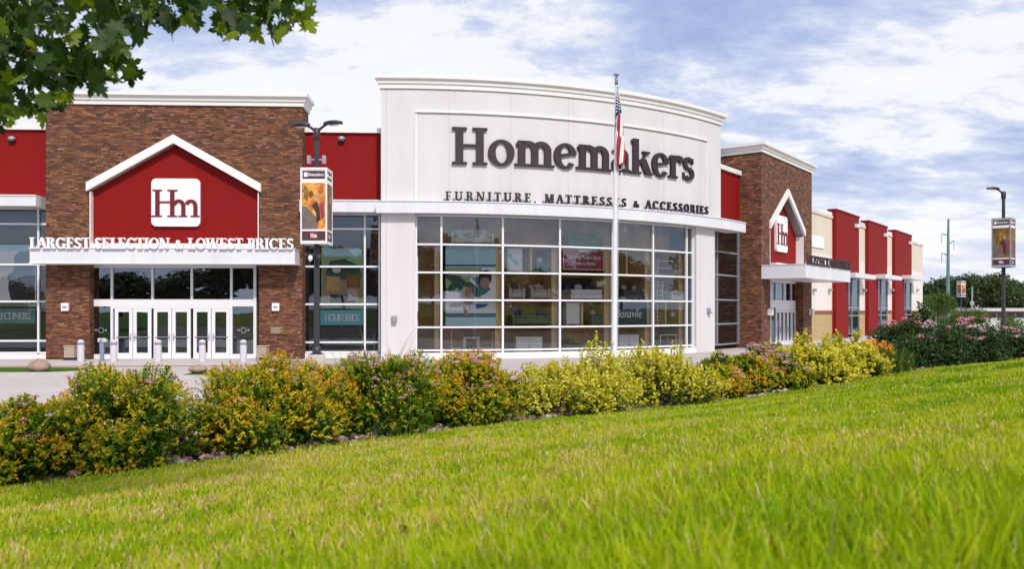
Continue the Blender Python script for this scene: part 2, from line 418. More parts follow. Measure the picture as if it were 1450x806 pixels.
# ------------------------------------------------------------------ serif lettering
def glyph(ch, S, T):
    """returns (list of polygons, width); cap height 1, x-height .68"""
    out = []; X = 0.68; e = 0.10
    def Rr(x0, z0, x1, z1): out.append([(x0, z0), (x1, z0), (x1, z1), (x0, z1)])
    def Q(*p): out.append(list(p))
    def ser(x, z, w, top):
        b = T * 0.9; zz = z - b if top else z
        out.append([(x - w, zz), (x + w, zz), (x + w, zz + b), (x - w, zz + b)])
    def V(x, z0, z1, top=True, bot=True, w=None, se=None):
        w = S if w is None else w; q = (w / 2 + e) if se is None else se
        b = T * 0.9
        Rr(x - w / 2, z0 + (b if bot else 0), x + w / 2, z1 - (b if top else 0))
        if bot: ser(x, z0, q, False)
        if top: ser(x, z1, q, True)
    def A(cx, cz, rx, rz, a0, a1, tx=None, tz=None, n=None):
        tx = S if tx is None else tx; tz = T if tz is None else tz
        n = n or max(5, int(abs(a1 - a0) / 14))
        o = []; i_ = []
        for k in range(n + 1):
            a = R(a0 + (a1 - a0) * k / n)
            o.append((cx + rx * math.cos(a), cz + rz * math.sin(a)))
            i_.append((cx + (rx - tx) * math.cos(a), cz + (rz - tz) * math.sin(a)))
        for k in range(n):
            out.append([o[k], o[k + 1], i_[k + 1], i_[k]])
    def D(x0, z0, x1, z1, w): Q((x0 - w / 2, z0), (x0 + w / 2, z0), (x1 + w / 2, z1), (x1 - w / 2, z1))
    w = 0.5
    if ch == 'H': V(.2, 0, 1); V(.76, 0, 1); Rr(.2 + S / 2, .48, .76 - S / 2, .48 + T); w = .98
    elif ch in 'FE':
        V(.22, 0, 1, se=S / 2 + e); x = .22 + S / 2
        Rr(x + e, 1 - T * .9, .66, 1); Rr(.62, .78, .66, 1 - T * .9); Rr(x, .48, .50, .48 + T * .9); Rr(.5, .38, .54, .64)
        if ch == 'E': Rr(x + e, 0, .70, T * .9); Rr(.66, T * .9, .70, .25)
        w = .76 if ch == 'E' else .72
    elif ch == 'L': V(.22, 0, 1); Rr(.22 + S / 2 + e, 0, .68, T * .9); Rr(.64, T * .9, .68, .28); w = .72
    elif ch == 'U': V(.2, .34, 1, bot=False); V(.72, .34, 1, bot=False, w=T * 1.3); A(.455, .34, .255 + S / 2, .34, 180, 360, S, T * 1.4); w = .93
    elif ch in 'RPBD':
        V(.22, 0, 1); x = .22 + S / 2
        Rr(x + e, 1 - T * .9, .44, 1); Rr(x, .46, .44, .46 + T); A(.44, .73, .26, .27, -90, 90, S, T)
        w = .74
        if ch == 'R': Q((.40, .46), (.40 + S * 1.15, .46), (.84, 0), (.84 - S * 1.25, 0)); w = .86
    elif ch == 'N': V(.16, 0, 1, w=T * 1.2); V(.78, 0.2, 1, bot=False, w=T * 1.2); Q((.16 - S * .4, 1 - T), (.16 + S * .8, 1 - T), (.78 + T * .6, 0), (.78 - S * .5, 0)); w = .95
    elif ch == 'I': V(.22, 0, 1); w = .44
    elif ch == 'T': V(.39, 0, .999, top=False); Rr(.03, 1 - T * .9, .39 - S / 2, 1); Rr(.39 + S / 2, 1 - T * .9, .75, 1); Rr(.03, .74, .07, 1 - T * .9); Rr(.71, .74, .75, 1 - T * .9); w = .78
    elif ch == 'M': V(.17, 0, 1, w=T * 1.2); V(.92, 0, 1); Q((.17 - S * .3, 1 - T), (.17 + S * .8, 1 - T), (.56 + S * .2, .04), (.56 - S * .55, .04)); Q((.56 - T * .6, .04), (.56 + T * .6, .04), (.92 - S * .3, 1 - T), (.92 - S * .3 - T * 1.2, 1 - T)); w = 1.12
    elif ch == 'A': D(.10, T, .40, 1, T * 1.2); D(.68, T, .40, 1, S); Rr(.22, .31, .56, .31 + T * .9); ser(.10, 0, .11, False); ser(.68, 0, S / 2 + e, False); w = .80
    elif ch == 'S': A(.33, .735, .27, .265, 25, 275, S * .85, T * 1.5); A(.35, .265, .29, .28, 95, -155, S * .85, T * 1.5); Rr(.53, .72, .58, .98); Rr(.06, .02, .11, .30); w = .68
    elif ch == 'C': A(.47, .5, .43, .51, 40, 318, S, T * 1.2); Rr(.77, .66, .82, .98); w = .88
    elif ch == 'G': A(.47, .5, .43, .51, 40, 318, S, T * 1.2); Rr(.77, .68, .82, .98); V(.77, .03, .44, bot=False); w = .95
    elif ch == 'O': A(.48, .5, .45, .51, 0, 360, S, T); w = .96
    elif ch == 'W':
        D(.36, 0, .14, 1 - T, S); D(.36, 0, .60, 1 - T, T * 1.2); D(.82, 0, .60, 1 - T, S); D(.82, 0, 1.06, 1 - T, T * 1.2)
        ser(.14, 1, S / 2 + e, True); ser(.60, 1, S / 2 + .06, True); ser(1.06, 1, .11, True); w = 1.22
    elif ch == '&': A(.36, .62, .17, .19, 0, 360, S * .6, T); A(.34, .26, .27, .26, 60, 330, S * .8, T); Q((.24, .56), (.24 + S, .56), (.82, 0), (.82 - S, 0)); A(.62, .24, .20, .24, 10, -60, T, T); ser(.76, .42, .12, True); w = .88
    elif ch == ',': A(.14, .07, .08, .08, 0, 360, .079, .079); Q((.14, .0), (.22, .05), (.12, -.18), (.07, -.18)); w = .30
    elif ch == '.': A(.14, .08, .08, .08, 0, 360, .079, .079); w = .28
    elif ch == 'o': A(.38, .34, .37, .36, 0, 360, S, T * 1.1); w = .78
    elif ch == 'm':
        V(.18, 0, X, top=False); Q((.02, X - T * 2.0), (.18 - S / 2, X - T * 1.4), (.18 - S / 2, X), (.02, X - T))
        Rr(.18 - S / 2, X, .18 + S / 2, X + .015)
        for x in (.56, .94):
            V(x, 0, .44, top=False); A(x - .19, .44, .19 + S / 2, .26, 0, 140, S, T * 1.9)
        w = 1.12
    elif ch == 'n':
        V(.18, 0, X, top=False); Q((.02, X - T * 2.0), (.18 - S / 2, X - T * 1.4), (.18 - S / 2, X), (.02, X - T))
        V(.58, 0, .44, top=False); A(.39, .44, .19 + S / 2, .26, 0, 140, S, T * 1.9); w = .76
    elif ch == 'e': A(.36, .34, .35, .36, 8, 322, S, T * 1.1); Q((.10, .28), (.66, .40), (.68, .46), (.10, .28 + T * 1.3)); w = .72
    elif ch == 'a': A(.31, .46, .20 + S / 2, .24, 0, 150, S, T * 1.4); Rr(.51 - S / 2, .10, .51 + S / 2, .46); A(.30, .20, .27, .215, 75, 290, S * .9, T * 1.1); Q((.51 - S / 2, 0.10), (.51 - S * .2, 0), (.70, .02), (.70, .07), (.51 + S / 2, .10)); Q((.30, .41), (.30, .415 - T * 1.1), (.42, .44 - T), (.42, .44)); w = .72
    elif ch == 'k': V(.18, 0, 1.02, top=False); Q((.02, 1.02 - T * 2), (.18 - S / 2, 1.02 - T * 1.3), (.18 - S / 2, 1.02), (.02, 1.02 - T)); Q((.18 + S / 2, .30), (.18 + S / 2, .30 - T), (.62, X - T), (.54, X - T)); ser(.57, X, .14, True); Q((.32, .42), (.32 + S * 1.15, .46), (.76, T), (.76 - S * 1.25, T)); ser(.68, 0, .16, False); w = .80
    elif ch == 'r': V(.18, 0, X, top=False); Q((.02, X - T * 2.0), (.18 - S / 2, X - T * 1.4), (.18 - S / 2, X), (.02, X - T)); A(.40, .44, .22 + S / 4, .26, 62, 140, S, T * 2.2); A(.52, .58, .09, .11, 0, 360, .089, .109); w = .60
    elif ch == 's': A(.29, .505, .24, .195, 25, 275, S * .85, T * 1.4); A(.31, .185, .26, .205, 95, -155, S * .85, T * 1.4); Rr(.47, .49, .52, .67); Rr(.05, .02, .10, .21); w = .60
    elif ch == ' ': w = .42
    return out, w
def layout(text, S, T, track=0.0, kern=None):
    x = 0; res = []
    for i, c in enumerate(text):
        g, w = glyph(c, S, T); res.append((c, g, x, w)); x += w + track
    return res, x - track
def letters_on_frame(parent, text, fr, x0, x1, y, z, h, depth, mat, S=.17, T=.07, world=True, one=False, z1=None, name='letter', squeeze=1.0):
    """letters standing proud of the plane y, between x0 and x1, base line z (may rise to z1)"""
    n = max(1, len(text) - 1)
    res, w = layout(text, S, T)
    W = (x1 - x0); gw = w * h * squeeze
    track = (W - gw) / n / (h * squeeze)
    res, w = layout(text, S, T, track)
    mb = MB(fr)
    for c, g, gx, gwid in res:
        if not g: continue
        if not one: mb = MB(fr)
        zz = z if z1 is None else z + (z1 - z) * gx / w
        for k, p in enumerate(g):
            mb.prism([(x0 + (gx + a) * h * squeeze, zz + b * h) for a, b in p], y - depth - 0.0004 * (k % 7), y)
        if not one: mb.build(name, mat, parent, world=world)
    if one: return mb.build('lettering', mat, parent, world=world)
def letters_on_arc(parent, text, arc, t0, t1, y, z, h, depth, mat, S=.17, T=.07, z1=None):
    k = math.pi / 180 * arc.R0
    W = (t1 - t0) * k; n = len(text) - 1
    res, w = layout(text, S, T); track = (W - w * h) / n / h
    res, w = layout(text, S, T, track)
    for c, g, gx, gwid in res:
        if not g: continue
        zz = z if z1 is None else z + (z1 - z) * gx / w
        tc = t0 + (gx + gwid / 2) * h / k
        fr = arc.frame(tc, y); mb = MB(fr)
        for q, p in enumerate(g):
            mb.prism([((a - gwid / 2) * h, zz + b * h) for a, b in p], -depth - 0.0006 * (q % 7), 0.02)
        mb.build('letter', mat, parent, world=True)
def font_text(name, txt, size, mat, parent, fr, x, y, z, depth=0.01, sx=1.0, shear=0.0, world=True):
    """built-in font, turned into a mesh standing on the plane y of a frame, centred on x"""
    cu = bpy.data.curves.new('t', 'FONT'); cu.body = txt; cu.size = size; cu.align_x = 'CENTER'; cu.extrude = depth / 2; cu.shear = shear
    cu.resolution_u = 3
    ob = bpy.data.objects.new('t', cu); COL.objects.link(ob)
    dg = bpy.context.evaluated_depsgraph_get(); me0 = ob.evaluated_get(dg).to_mesh()
    vs = [tuple(v.co) for v in me0.vertices]; fs = [tuple(p.vertices) for p in me0.polygons]
    ob.evaluated_get(dg).to_mesh_clear(); bpy.data.objects.remove(ob); bpy.data.curves.remove(cu)
    mb = MB(fr)
    mb.add([(x + a * sx, y - c - depth / 2, z + b) for a, b, c in vs], fs)
    return mb.build(name, mat, parent, world=world)

# ------------------------------------------------------------------ leaf meshes (many small faces)
def leaf_mesh(name, pos, axis, nrm, L, W, tint, mat, parent=None, shape='rhomb'):
    n = len(pos)
    axis = axis / np.linalg.norm(axis, axis=1, keepdims=True)
    side = np.cross(axis, nrm); side /= np.linalg.norm(side, axis=1, keepdims=True) + 1e-9
    nr = np.cross(side, axis)
    L = np.asarray(L).reshape(-1, 1) * np.ones((n, 1)); W = np.asarray(W).reshape(-1, 1) * np.ones((n, 1))
    if shape == 'rhomb':
        co = np.stack([pos, pos + axis * L * .5 - side * W * .5 + nr * W * .14, pos + axis * L, pos + axis * L * .5 + side * W * .5 + nr * W * .14], 1)
        tri = np.array([[0, 1, 2], [0, 2, 3]]); k = 4
    elif shape == 'blade':
        bend = L * 0.30
        nx = nr
        p1 = pos + axis * L * .45 + nx * bend * .22; p2 = pos + axis * L * .8 + nx * bend * .65; p3 = pos + axis * L + nx * bend * 1.15
        co = np.stack([pos - side * W * .5, pos + side * W * .5, p1 - side * W * .45, p1 + side * W * .45, p2 - side * W * .28, p2 + side * W * .28, p3], 1)
        tri = np.array([[0, 1, 3], [0, 3, 2], [2, 3, 5], [2, 5, 4], [4, 5, 6]]); k = 7
    elif shape == 'maple':
        pr = [(0, 0), (.18, -.10), (.10, -.34), (.36, -.30), (.44, -.52), (.54, -.30), (.66, -.34), (.62, -.14), (.78, -.18), (1.0, 0), (.78, .18), (.62, .14), (.66, .34), (.54, .30), (.44, .52), (.36, .30), (.10, .34), (.18, .10)]
        mid = (.42, 0)
        pts = [mid] + pr; k = len(pts)
        co = np.stack([pos + axis * L * a + side * W * b + nr * (abs(b) * W * -.22 - L * .18 * a * a) for a, b in pts], 1)
        m_ = len(pr)
        tri = np.array([[0, 1 + i, 1 + (i + 1) % m_] for i in range(m_)])
    co = co.reshape(-1, 3).astype(np.float32)
    fc = (np.arange(n)[:, None, None] * k + tri[None]).reshape(-1, 3)
    me = bpy.data.meshes.new(name)
    me.vertices.add(len(co)); me.vertices.foreach_set('co', co.ravel())
    nf = len(fc)
    me.loops.add(nf * 3); me.loops.foreach_set('vertex_index', fc.ravel().astype(np.int32))
    me.polygons.add(nf); me.polygons.foreach_set('loop_start', np.arange(0, nf * 3, 3, dtype=np.int32)); me.polygons.foreach_set('loop_total', np.full(nf, 3, dtype=np.int32))
    at = me.attributes.new('tint', 'FLOAT', 'POINT'); at.data.foreach_set('value', np.repeat(np.asarray(tint, dtype=np.float32), k))
    me.materials.append(M[mat]); me.update(calc_edges=True)
    o = bpy.data.objects.new(name, me); COL.objects.link(o)
    if parent is not None: o.parent = parent
    return o
def rand_dirs(n, up=0.0):
    d = rng.normal(size=(n, 3)); d /= np.linalg.norm(d, axis=1, keepdims=True); d[:, 2] += up
    return d / np.linalg.norm(d, axis=1, keepdims=True)
# ================================================================== THE STORE
FA = Frame((247 - 725) / F * 40.6, 40.6, R(2.6))          # left facade, plane of the red wall and the glass
FB = Frame(15.44, 51.6, R(53.4))                            # corner tower and long wing on the right
BIG = Arc(-6.04, 64.41, 24.40)                              # curved centre block, wall face
store = thing('furniture_store', 'large furniture store with curved white front, two brick entrance towers and red walls', 'store', (FA.o[0], FA.o[1], 0))
def part(mb, name, mat, parent=None, **k): return mb.build(name, mat, parent or store, world=True, **k)

def cornice_profile(z0, z1, o):
    h = z1 - z0
    return [(0.0, z0), (o * .28, z0), (o * .30, z0 + h * .30), (o * .52, z0 + h * .36), (o * .60, z0 + h * .60), (o * .64, z0 + h * .66), (o * .96, z0 + h * .70), (o, z0 + h * .73), (o, z1), (-.35, z1 + 0.001), (-.35, z0 + h * .3)]

# ---- generic entrance tower (frame fr, front plane y=0)
def tower(fr, W, depth, zt0, zt1, xl, xr, z_eave, xc, z_peak, z_can, rec, canopy, left_depth, right_depth):
    cx0, cx1, cz0, cz1, cproj = canopy
    b = MB(fr)
    b.box(0, xl, 0, left_depth, 0, zt0); b.box(xr, W, 0, right_depth, 0, zt0)
    b.prism([(xl, z_eave), (xc, z_peak), (xc, zt0), (xl, zt0)], 0, 1.45)
    b.prism([(xc, z_peak), (xr, z_eave), (xr, zt0), (xc, zt0)], 0, 1.45)
    b.box(xl, xr, rec + .3, 1.45, z_can - .3, z_eave - .002)
    t = part(b, 'brick_tower', 'brick')
    c = MB(fr)
    path = [(0, left_depth), (0, 0), (W, 0), (W, right_depth)]
    c.sweep(path, [(o, z) for o, z in cornice_profile(zt0, zt1, 0.30)])
    c.slab([(.3, .3), (W - .3, .3), (W - .3, min(left_depth, right_depth)), (.3, min(left_depth, right_depth))], zt0 + .1, zt0 + .35)
    part(c, 'cornice', 'trim', t)
    p = MB(fr); p.prism([(xl + .005, z_can - .5), (xr - .005, z_can - .5), (xr - .005, z_eave), (xc, z_peak - .004), (xl + .005, z_eave)], rec, rec + .25)
    part(p, 'gable_panel', 'red', t)
    tr = MB(fr); s = (z_peak - z_eave) / (xc - xl); s2 = (z_peak - z_eave) / (xr - xc); w = 0.36
    k = math.sqrt(1 + s * s); k2 = math.sqrt(1 + s2 * s2)
    tr.prism([(xl - .12, z_eave - .12 * s), (xc, z_peak), (xc, z_peak + w * k), (xl - .12, z_eave - .12 * s + w * k)], -.14, rec)
    tr.prism([(xc, z_peak), (xr + .12, z_eave - .12 * s2), (xr + .12, z_eave - .12 * s2 + w * k2), (xc, z_peak + w * k2)], -.14, rec)
    part(tr, 'gable_trim', 'trim', t)
    rt = MB(fr); rt.box(xl + .002, xl + .05, -.02, rec - .002, cz1 - .1, z_eave - .12 * s); part(rt, 'reveal', 'trim', t)
    rt = MB(fr); rt.box(xr - .05, xr - .002, -.02, rec - .002, cz1 - .1, z_eave - .12 * s2); part(rt, 'reveal', 'trim', t)
    ca = MB(fr)
    ca.box(cx0, cx1, -cproj, -.002, cz0 + .06, cz1 - .04)
    ca.box(cx0 - .03, cx1 + .03, -cproj - .03, -.002, cz1 - .04, cz1)
    ca.box(cx0 - .03, cx1 + .03, -cproj - .03, -.002, cz0, cz0 + .06)
    can = part(ca, 'canopy', 'band')
    return t, can

def entrance(fr, x0, x1, zt, ztr0, ztr1, y, trans, doors, lights, door_top, lines=True):
    """white framed storefront: transom row above, pairs of doors and a sidelight at each end"""
    f = MB(fr); a = .055
    zb = 0.02
    f.box(x0, x0 + .14, y - .08, y + .1, zb, zt); f.box(x1 - .14, x1, y - .08, y + .1, zb, zt)
    f.box(x0 + .14, x1 - .14, y - .08, y + .1, zt - .16, zt)
    f.box(x0 + .14, x1 - .14, y - .07, y + .1, ztr0, ztr1)
    for x in trans: f.box(x - a, x + a, y - .07, y + .1, ztr1, zt - .16)
    for x in lights: f.box(x - a, x + a, y - .07, y + .1, zb, ztr0)
    f.box(x0 + .14, lights[0] - a, y - .06, y + .1, zb, zb + .22); f.box(lights[-1] + a, x1 - .14, y - .06, y + .1, zb, zb + .22)
    f.box(lights[0] + a, lights[-1] - a, y - .06, y + .1, door_top, ztr0)
    fo = part(f, 'entrance_frame', 'alu')
    xs = [x0 + .14] + list(trans) + [x1 - .14]
    g = MB(fr)
    for i in range(len(xs) - 1): g.quad((xs[i], y, ztr1), (xs[i + 1], y, ztr1), (xs[i + 1], y, zt - .1), (xs[i], y, zt - .1))
    g.quad((x0 + .1, y, .1), (lights[0], y, .1), (lights[0], y, ztr0 + .02), (x0 + .1, y, ztr0 + .02)); g.quad((lights[-1], y, .1), (x1 - .1, y, .1), (x1 - .1, y, ztr0 + .02), (lights[-1], y, ztr0 + .02))
    part(g, 'glazing', 'glass_dark', fo)
    for (d0, d1, side) in doors:
        d = MB(fr); sw = (d1 - d0) * .185; yy = y - .03
        d.box(d0, d0 + sw, yy - .05, yy + .05, zb, door_top - .01); d.box(d1 - sw, d1, yy - .05, yy + .05, zb, door_top - .01)
        d.box(d0 + sw, d1 - sw, yy - .048, yy + .048, zb, zb + .28); d.box(d0 + sw, d1 - sw, yy - .048, yy + .048, door_top - .17, door_top - .01)
        do = part(d, 'door', 'alu')
        gg = MB(fr); gg.quad((d0 + sw - .02, yy, .2), (d1 - sw + .02, yy, .2), (d1 - sw + .02, yy, door_top - .1), (d0 + sw - .02, yy, door_top - .1)); part(gg, 'door_glass', 'glass_dark', do)
        h = MB(fr); hx = d1 - sw * .5 if side > 0 else d0 + sw * .5
        h.tube([(hx, yy - .05, .92), (hx, yy - .11, .94), (hx, yy - .11, 1.22), (hx, yy - .05, 1.24)], .018, 6)
        h.box(d0 + sw * .5, d1 - sw * .5, yy - .09, yy - .06, 1.05, 1.09)
        part(h, 'push_bar', 'greyalu', do)
    return fo

def logo_sign(fr, x0, x1, z0, z1, y, parent=None):
    c = .1 * (x1 - x0); pts = []
    for cx, cz, a0 in ((x1 - c, z1 - c, 0), (x0 + c, z1 - c, 90), (x0 + c, z0 + c, 180), (x1 - c, z0 + c, 270)):
        for k in range(6): a = R(a0 + 18 * k); pts.append((cx + c * math.cos(a), cz + c * math.sin(a)))
    m = MB(fr); m.prism(pts, y - .16, y)
    s = part(m, 'logo_sign', 'letter_white')
    w = x1 - x0; h = z1 - z0; hh = h * .565; zb = z0 + h * .20
    # H and m share a stem-to-arch join, as one mark filling the sign's width
    def add(ch, polys):
        mb = MB(fr)
        for q, p in enumerate(polys): mb.prism([(x0 + w * a, zb + hh * b) for a, b in p], y - .20 - .0006 * (q % 5), y - .161)
        part(mb, 'letter', 'letter_red', s)
    def rc(a, b, c_, d): return [(a, b), (c_, b), (c_, d), (a, d)]
    t = .045
    add('H', [rc(.085, t, .175, 1 - t), rc(.005, 0, .225, t), rc(.03, 1 - t, .225, 1), rc(.39, t, .48, 1 - t), rc(.335, 0, .535, t), rc(.335, 1 - t, .545, 1), rc(.175, .51, .39, .57)])
    polys = []
    for xs, xr in ((.48, .70), (.73, .95)):
        n = 7; o = []; i_ = []
        for k in range(n + 1):
            a = R(160 - 160 * k / n); cx = xr - .13; o.append((cx + .135 * math.cos(a), .40 + .25 * math.sin(a))); i_.append((cx + (.135 - .085) * math.cos(a), .40 + (.25 - .12) * math.sin(a)))
        for k in range(n): polys.append([o[k], o[k + 1], i_[k + 1], i_[k]])
        polys.append(rc(xr - .08, t, xr + .005, .40)); polys.append(rc(xr - .14, 0, xr + .045, t))
    polys.append(rc(.47, .42, .5, .52))
    add('m', polys)
    return s

def window_wall(fr, xs, zs, y, mat_frame='alu', mat_glass='glass', mw=.045, name='window', mid=None):
    f = MB(fr)
    for i, x in enumerate(xs): f.box(x - mw, x + mw, y - .09, y + .07, zs[0], zs[-1])
    for z in zs:
        for i in range(len(xs) - 1): f.box(xs[i] + mw, xs[i + 1] - mw, y - .07, y + .07, z - mw, z + mw)
    fo = part(f, name, mat_frame)
    g = MB(fr)
    n = 3 if isinstance(fr, Arc) else 1
    for i in range(len(xs) - 1):
        for j in range(len(zs) - 1):
            g.quad((xs[i], y, zs[j]), (xs[i + 1], y, zs[j]), (xs[i + 1], y, zs[j + 1]), (xs[i], y, zs[j + 1]))
    part(g, 'glazing', mat_glass, fo)
    return fo

# ---------------- left tower
yT = -0.7
TL = Frame(*FA.P(FA.u(65, yT), yT, 0)[:2], FA.ang)
W = TL.u(428); xl = TL.u(127); xr = TL.u(366.5); xc = TL.u(246.5)
z_pk = TL.z(246, 203); z_ev = TL.z(130, 269)
cL = (TL.u(42, -1.05), TL.u(417.5, -1.05), TL.z(230, 374, -1.05), TL.z(230, 351, -1.05), 1.05)
tower_left, canopy_left = tower(TL, W, 6, TL.z(247, 149), TL.z(247, 129.6, -.30), xl, xr, z_ev, xc, z_pk, TL.z(230, 350), .28, cL, 1.5, 1.5)
letters_on_frame(canopy_left, 'LARGEST SELECTION & LOWEST PRICES', TL, TL.u(42, -1.12), TL.u(416.5, -1.12), -1.06, TL.z(230, 352.6, -1.12), TL.z(230, 337, -1.12) - TL.z(230, 352.6, -1.12), .12, 'letter_white', S=.22, T=.10)
logo_sign(TL, TL.u(216, .28), TL.u(284.5, .28), TL.z(250, 321, .28), TL.z(250, 253.5, .28), .28, tower_left)
e = lambda px: TL.u(px, .5)
entrance(TL, TL.u(125.5, .3), TL.u(362, .3), TL.z(240, 375, .5), TL.z(240, 434, .5), TL.z(240, 424, .5), .5,
         [e(159), e(216.5), e(272), e(328)], [(e(163.5), e(188.5), 1), (e(189.5), e(215), -1), (e(218.5), e(243.5), 1), (e(244.5), e(270.5), -1), (e(274.5), e(299.5), 1), (e(300.5), e(326), -1)],
         [e(159), e(328)], TL.z(240, 437, .5))
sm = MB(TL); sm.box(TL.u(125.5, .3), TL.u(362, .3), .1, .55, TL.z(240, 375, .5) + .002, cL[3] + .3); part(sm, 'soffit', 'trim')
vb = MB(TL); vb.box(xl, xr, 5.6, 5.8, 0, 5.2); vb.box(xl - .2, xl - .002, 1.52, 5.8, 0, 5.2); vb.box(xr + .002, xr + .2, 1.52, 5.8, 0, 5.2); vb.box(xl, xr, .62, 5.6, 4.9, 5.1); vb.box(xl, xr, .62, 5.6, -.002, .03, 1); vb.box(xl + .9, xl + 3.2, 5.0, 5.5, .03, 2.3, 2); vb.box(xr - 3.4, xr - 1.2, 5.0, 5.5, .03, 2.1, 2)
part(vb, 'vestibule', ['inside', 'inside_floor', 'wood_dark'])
for px in (93.5, 391):
    m = MB(TL); x, z = TL.pt(px, 435); m.box(x - .17, x + .17, -.16, 0, z - .19, z + .19)
    w_ = part(m, 'wall_light', 'letter_white', bevel=.02)
    m = MB(TL); m.box(x - .10, x + .10, -.175, -.161, z - .04, z + .04); part(m, 'light_slot', 'bollard_band', w_)
m = MB(TL); m.box(TL.u(381), TL.u(403), -.05, 0, TL.z(391, 474), TL.z(391, 461)); pl_ = part(m, 'plaque', 'plaque', bevel=.01)
m = MB(TL)
for k in range(4): m.box(TL.u(384), TL.u(400 - 3 * (k % 2)), -.058, -.0505, TL.z(391, 464.5 + 2.2 * k) - .02, TL.z(391, 464.5 + 2.2 * k) + .02)
part(m, 'raised_text', 'beige', pl_)

# ---------------- left glass wings, red walls, bands
def glass_wing(px0, px1, xs_px, zs_py, pxm, red0, red1, cop, ext_left=0):
    x0 = FA.u(px0); x1 = FA.u(px1)
    zb0, zb1 = FA.z(pxm, 300 if pxm > 400 else 291.5, -1.0), FA.z(pxm, 284.5 if pxm > 400 else 277.5, -1.0)
    r = MB(FA); r.box(x0 - ext_left, x1, .02, .4, zb0, cop[0]); w = part(r, 'red_wall', 'red')
    c = MB(FA); c.box(x0 - ext_left, x1, -.12, .55, cop[0], cop[1]); part(c, 'coping', 'trim', w)
    b = MB(FA); b.box(x0 - ext_left, x1, -1.0, .015, zb0, zb1); b.box(x0 - ext_left, x1, -1.04, .012, zb1, zb1 + .06); part(b, 'band_canopy', 'band')
    xs = [FA.u(p) for p in xs_px]
    if ext_left: xs = [xs[0] - 2.9 * k for k in (4, 3, 2, 1)] + xs
    zs = [FA.z(pxm, p) for p in zs_py]
    window_wall(FA, xs, [.3] + zs + [zb0], 0.12)
    k = MB(FA); k.box(x0 - ext_left, x1, -.05, .3, 0, .24); part(k, 'base_kerb', 'trim')
zc0, zc1 = FA.z(480, 188), FA.z(480, 181)
glass_wing(430, 539, [430.5, 516.5, 537], [485, 431, 377.5, 324], 480, 188, 283, (zc0, zc1))
glass_wing(0, 66, [-35, 53.5, 66.5], [483, 427, 374.5, 317], 30, 188, 277, (zc0, zc1), ext_left=12)
for px in (18, 484):
    x, z = FA.pt(px, 196.5); m = MB(FA); m.blob((x, -.08, z), (.18, .16, .12), 12, 8); m.box(x - .15, x + .15, -.16, .02, z - .15, z - .05, 1); part(m, 'dome_light', ['greyalu', 'black'])

# ---------------- curved centre block
tL = BIG.th(539.5); tR = BIG.th(1020.5); z_top = EYE + 11.30; zb0 = EYE + 4.66; zb1 = EYE + 5.20
cw = MB(BIG); cw.box(tL, tR, 0, .6, zb1 - .3, z_top - .5)
curved = part(cw, 'curved_wall', 'white_eifs')
co = MB(); pth = [BIG.P(tL, 6, 0)[:2]] + [BIG.P(tL + (tR - tL) * i / 30, 0, 0)[:2] for i in range(31)] + [BIG.P(tR, 6, 0)[:2]]
co.sweep(pth, cornice_profile(z_top - .62, z_top, .28)); part(co, 'cornice', 'trim', curved)
rb = MB(BIG); rb.box(tL, tL + .8, .61, 7, 0, z_top - .3, seg=1); rb.box(tR - .8, tR, .61, 7, 7.1, z_top - .3, seg=1); rb.box(tL + .85, tR - .85, 5.5, 6, 8, z_top - .3); part(rb, 'return_wall', 'white_eifs')
# thin ledge added to cast the shade line of the recessed name panel
mo = MB(BIG); a0 = BIG.th(588); a1 = BIG.th(1001); zm = BIG.z(589, 157.5); wm = .05
mo.box(a0, a1, -.09, -.001, zm - wm, zm + wm)
mo.box(a0, a0 + .18, -.045, -.001, zb1 + .1, zm - wm); mo.box(a1 - .18, a1, -.045, -.001, zb1 + .1, zm - wm)
part(mo, 'shadow_ledge', 'trim', curved)
letters_on_arc(curved, 'Homemakers', BIG, BIG.th(640), BIG.th(981.5), 0, BIG.z(655, 232.6), BIG.z(655, 180.6) - BIG.z(655, 232.6), .14, 'letter_dark', S=.205, T=.065, z1=BIG.z(968, 254))
letters_on_arc(curved, 'FURNITURE, MATTRESSES & ACCESSORIES', BIG, BIG.th(630), BIG.th(995), -.30, BIG.z(640, 285.5), .44, .10, 'letter_dark', S=.22, T=.105, z1=BIG.z(990, 304.0))
bd = MB(BIG); tB = BIG.th(1056, -.41)
bd.box(tL - .4, tB, -.41, -.002, zb0, zb1); bd.box(tL - .4, tB, -.45, -.002, zb1, zb1 + .05); part(bd, 'band_canopy', 'band')
sf = MB(BIG); sf.box(tL, tB, 0.0, .8, zb0 + .02, zb1 - .002); part(sf, 'soffit', 'trim')
p1 = BIG.th(587.5); p2 = BIG.th(986); p3 = BIG.th(1012)
for q, (a, b) in enumerate(((tL, p1), (p2, p3))):
    m = MB(BIG); m.box(a, b, 0, .7, 0, zb0 + .019); pr_ = part(m, 'pier', 'white_eifs')
    m = MB(BIG); c = (a + b) / 2 - (.4 if q == 0 else -.5); z = 1.95 if q == 0 else 2.35
    m.box(c - .3, c + .3, -.12, 0, z - .13, z + .14, 0, seg=1); m.box(c - .2, c + .3, -.2, -.121, z - .17, z - .08, 1, seg=1); part(m, 'wall_socket', ['greyalu', 'bollard_band'], pr_)
YG = 0.28
mull = [p1 + .12] + [BIG.th(p, YG) for p in (625, 711.5, 792, 866.5, 923.5, 971)] + [p2 - .12]
zr = [.42, 1.54, 2.86, 4.20, 5.56, zb0]
window_wall(BIG, mull, zr, YG, mw=.055) if False else None
class _A: pass
fb = MB(BIG); k_ = 180 / math.pi / BIG.R0
for i, x in enumerate(mull): fb.box(x - .048 * k_, x + .048 * k_, YG - .1, YG + .07, .3, zb0, seg=1)
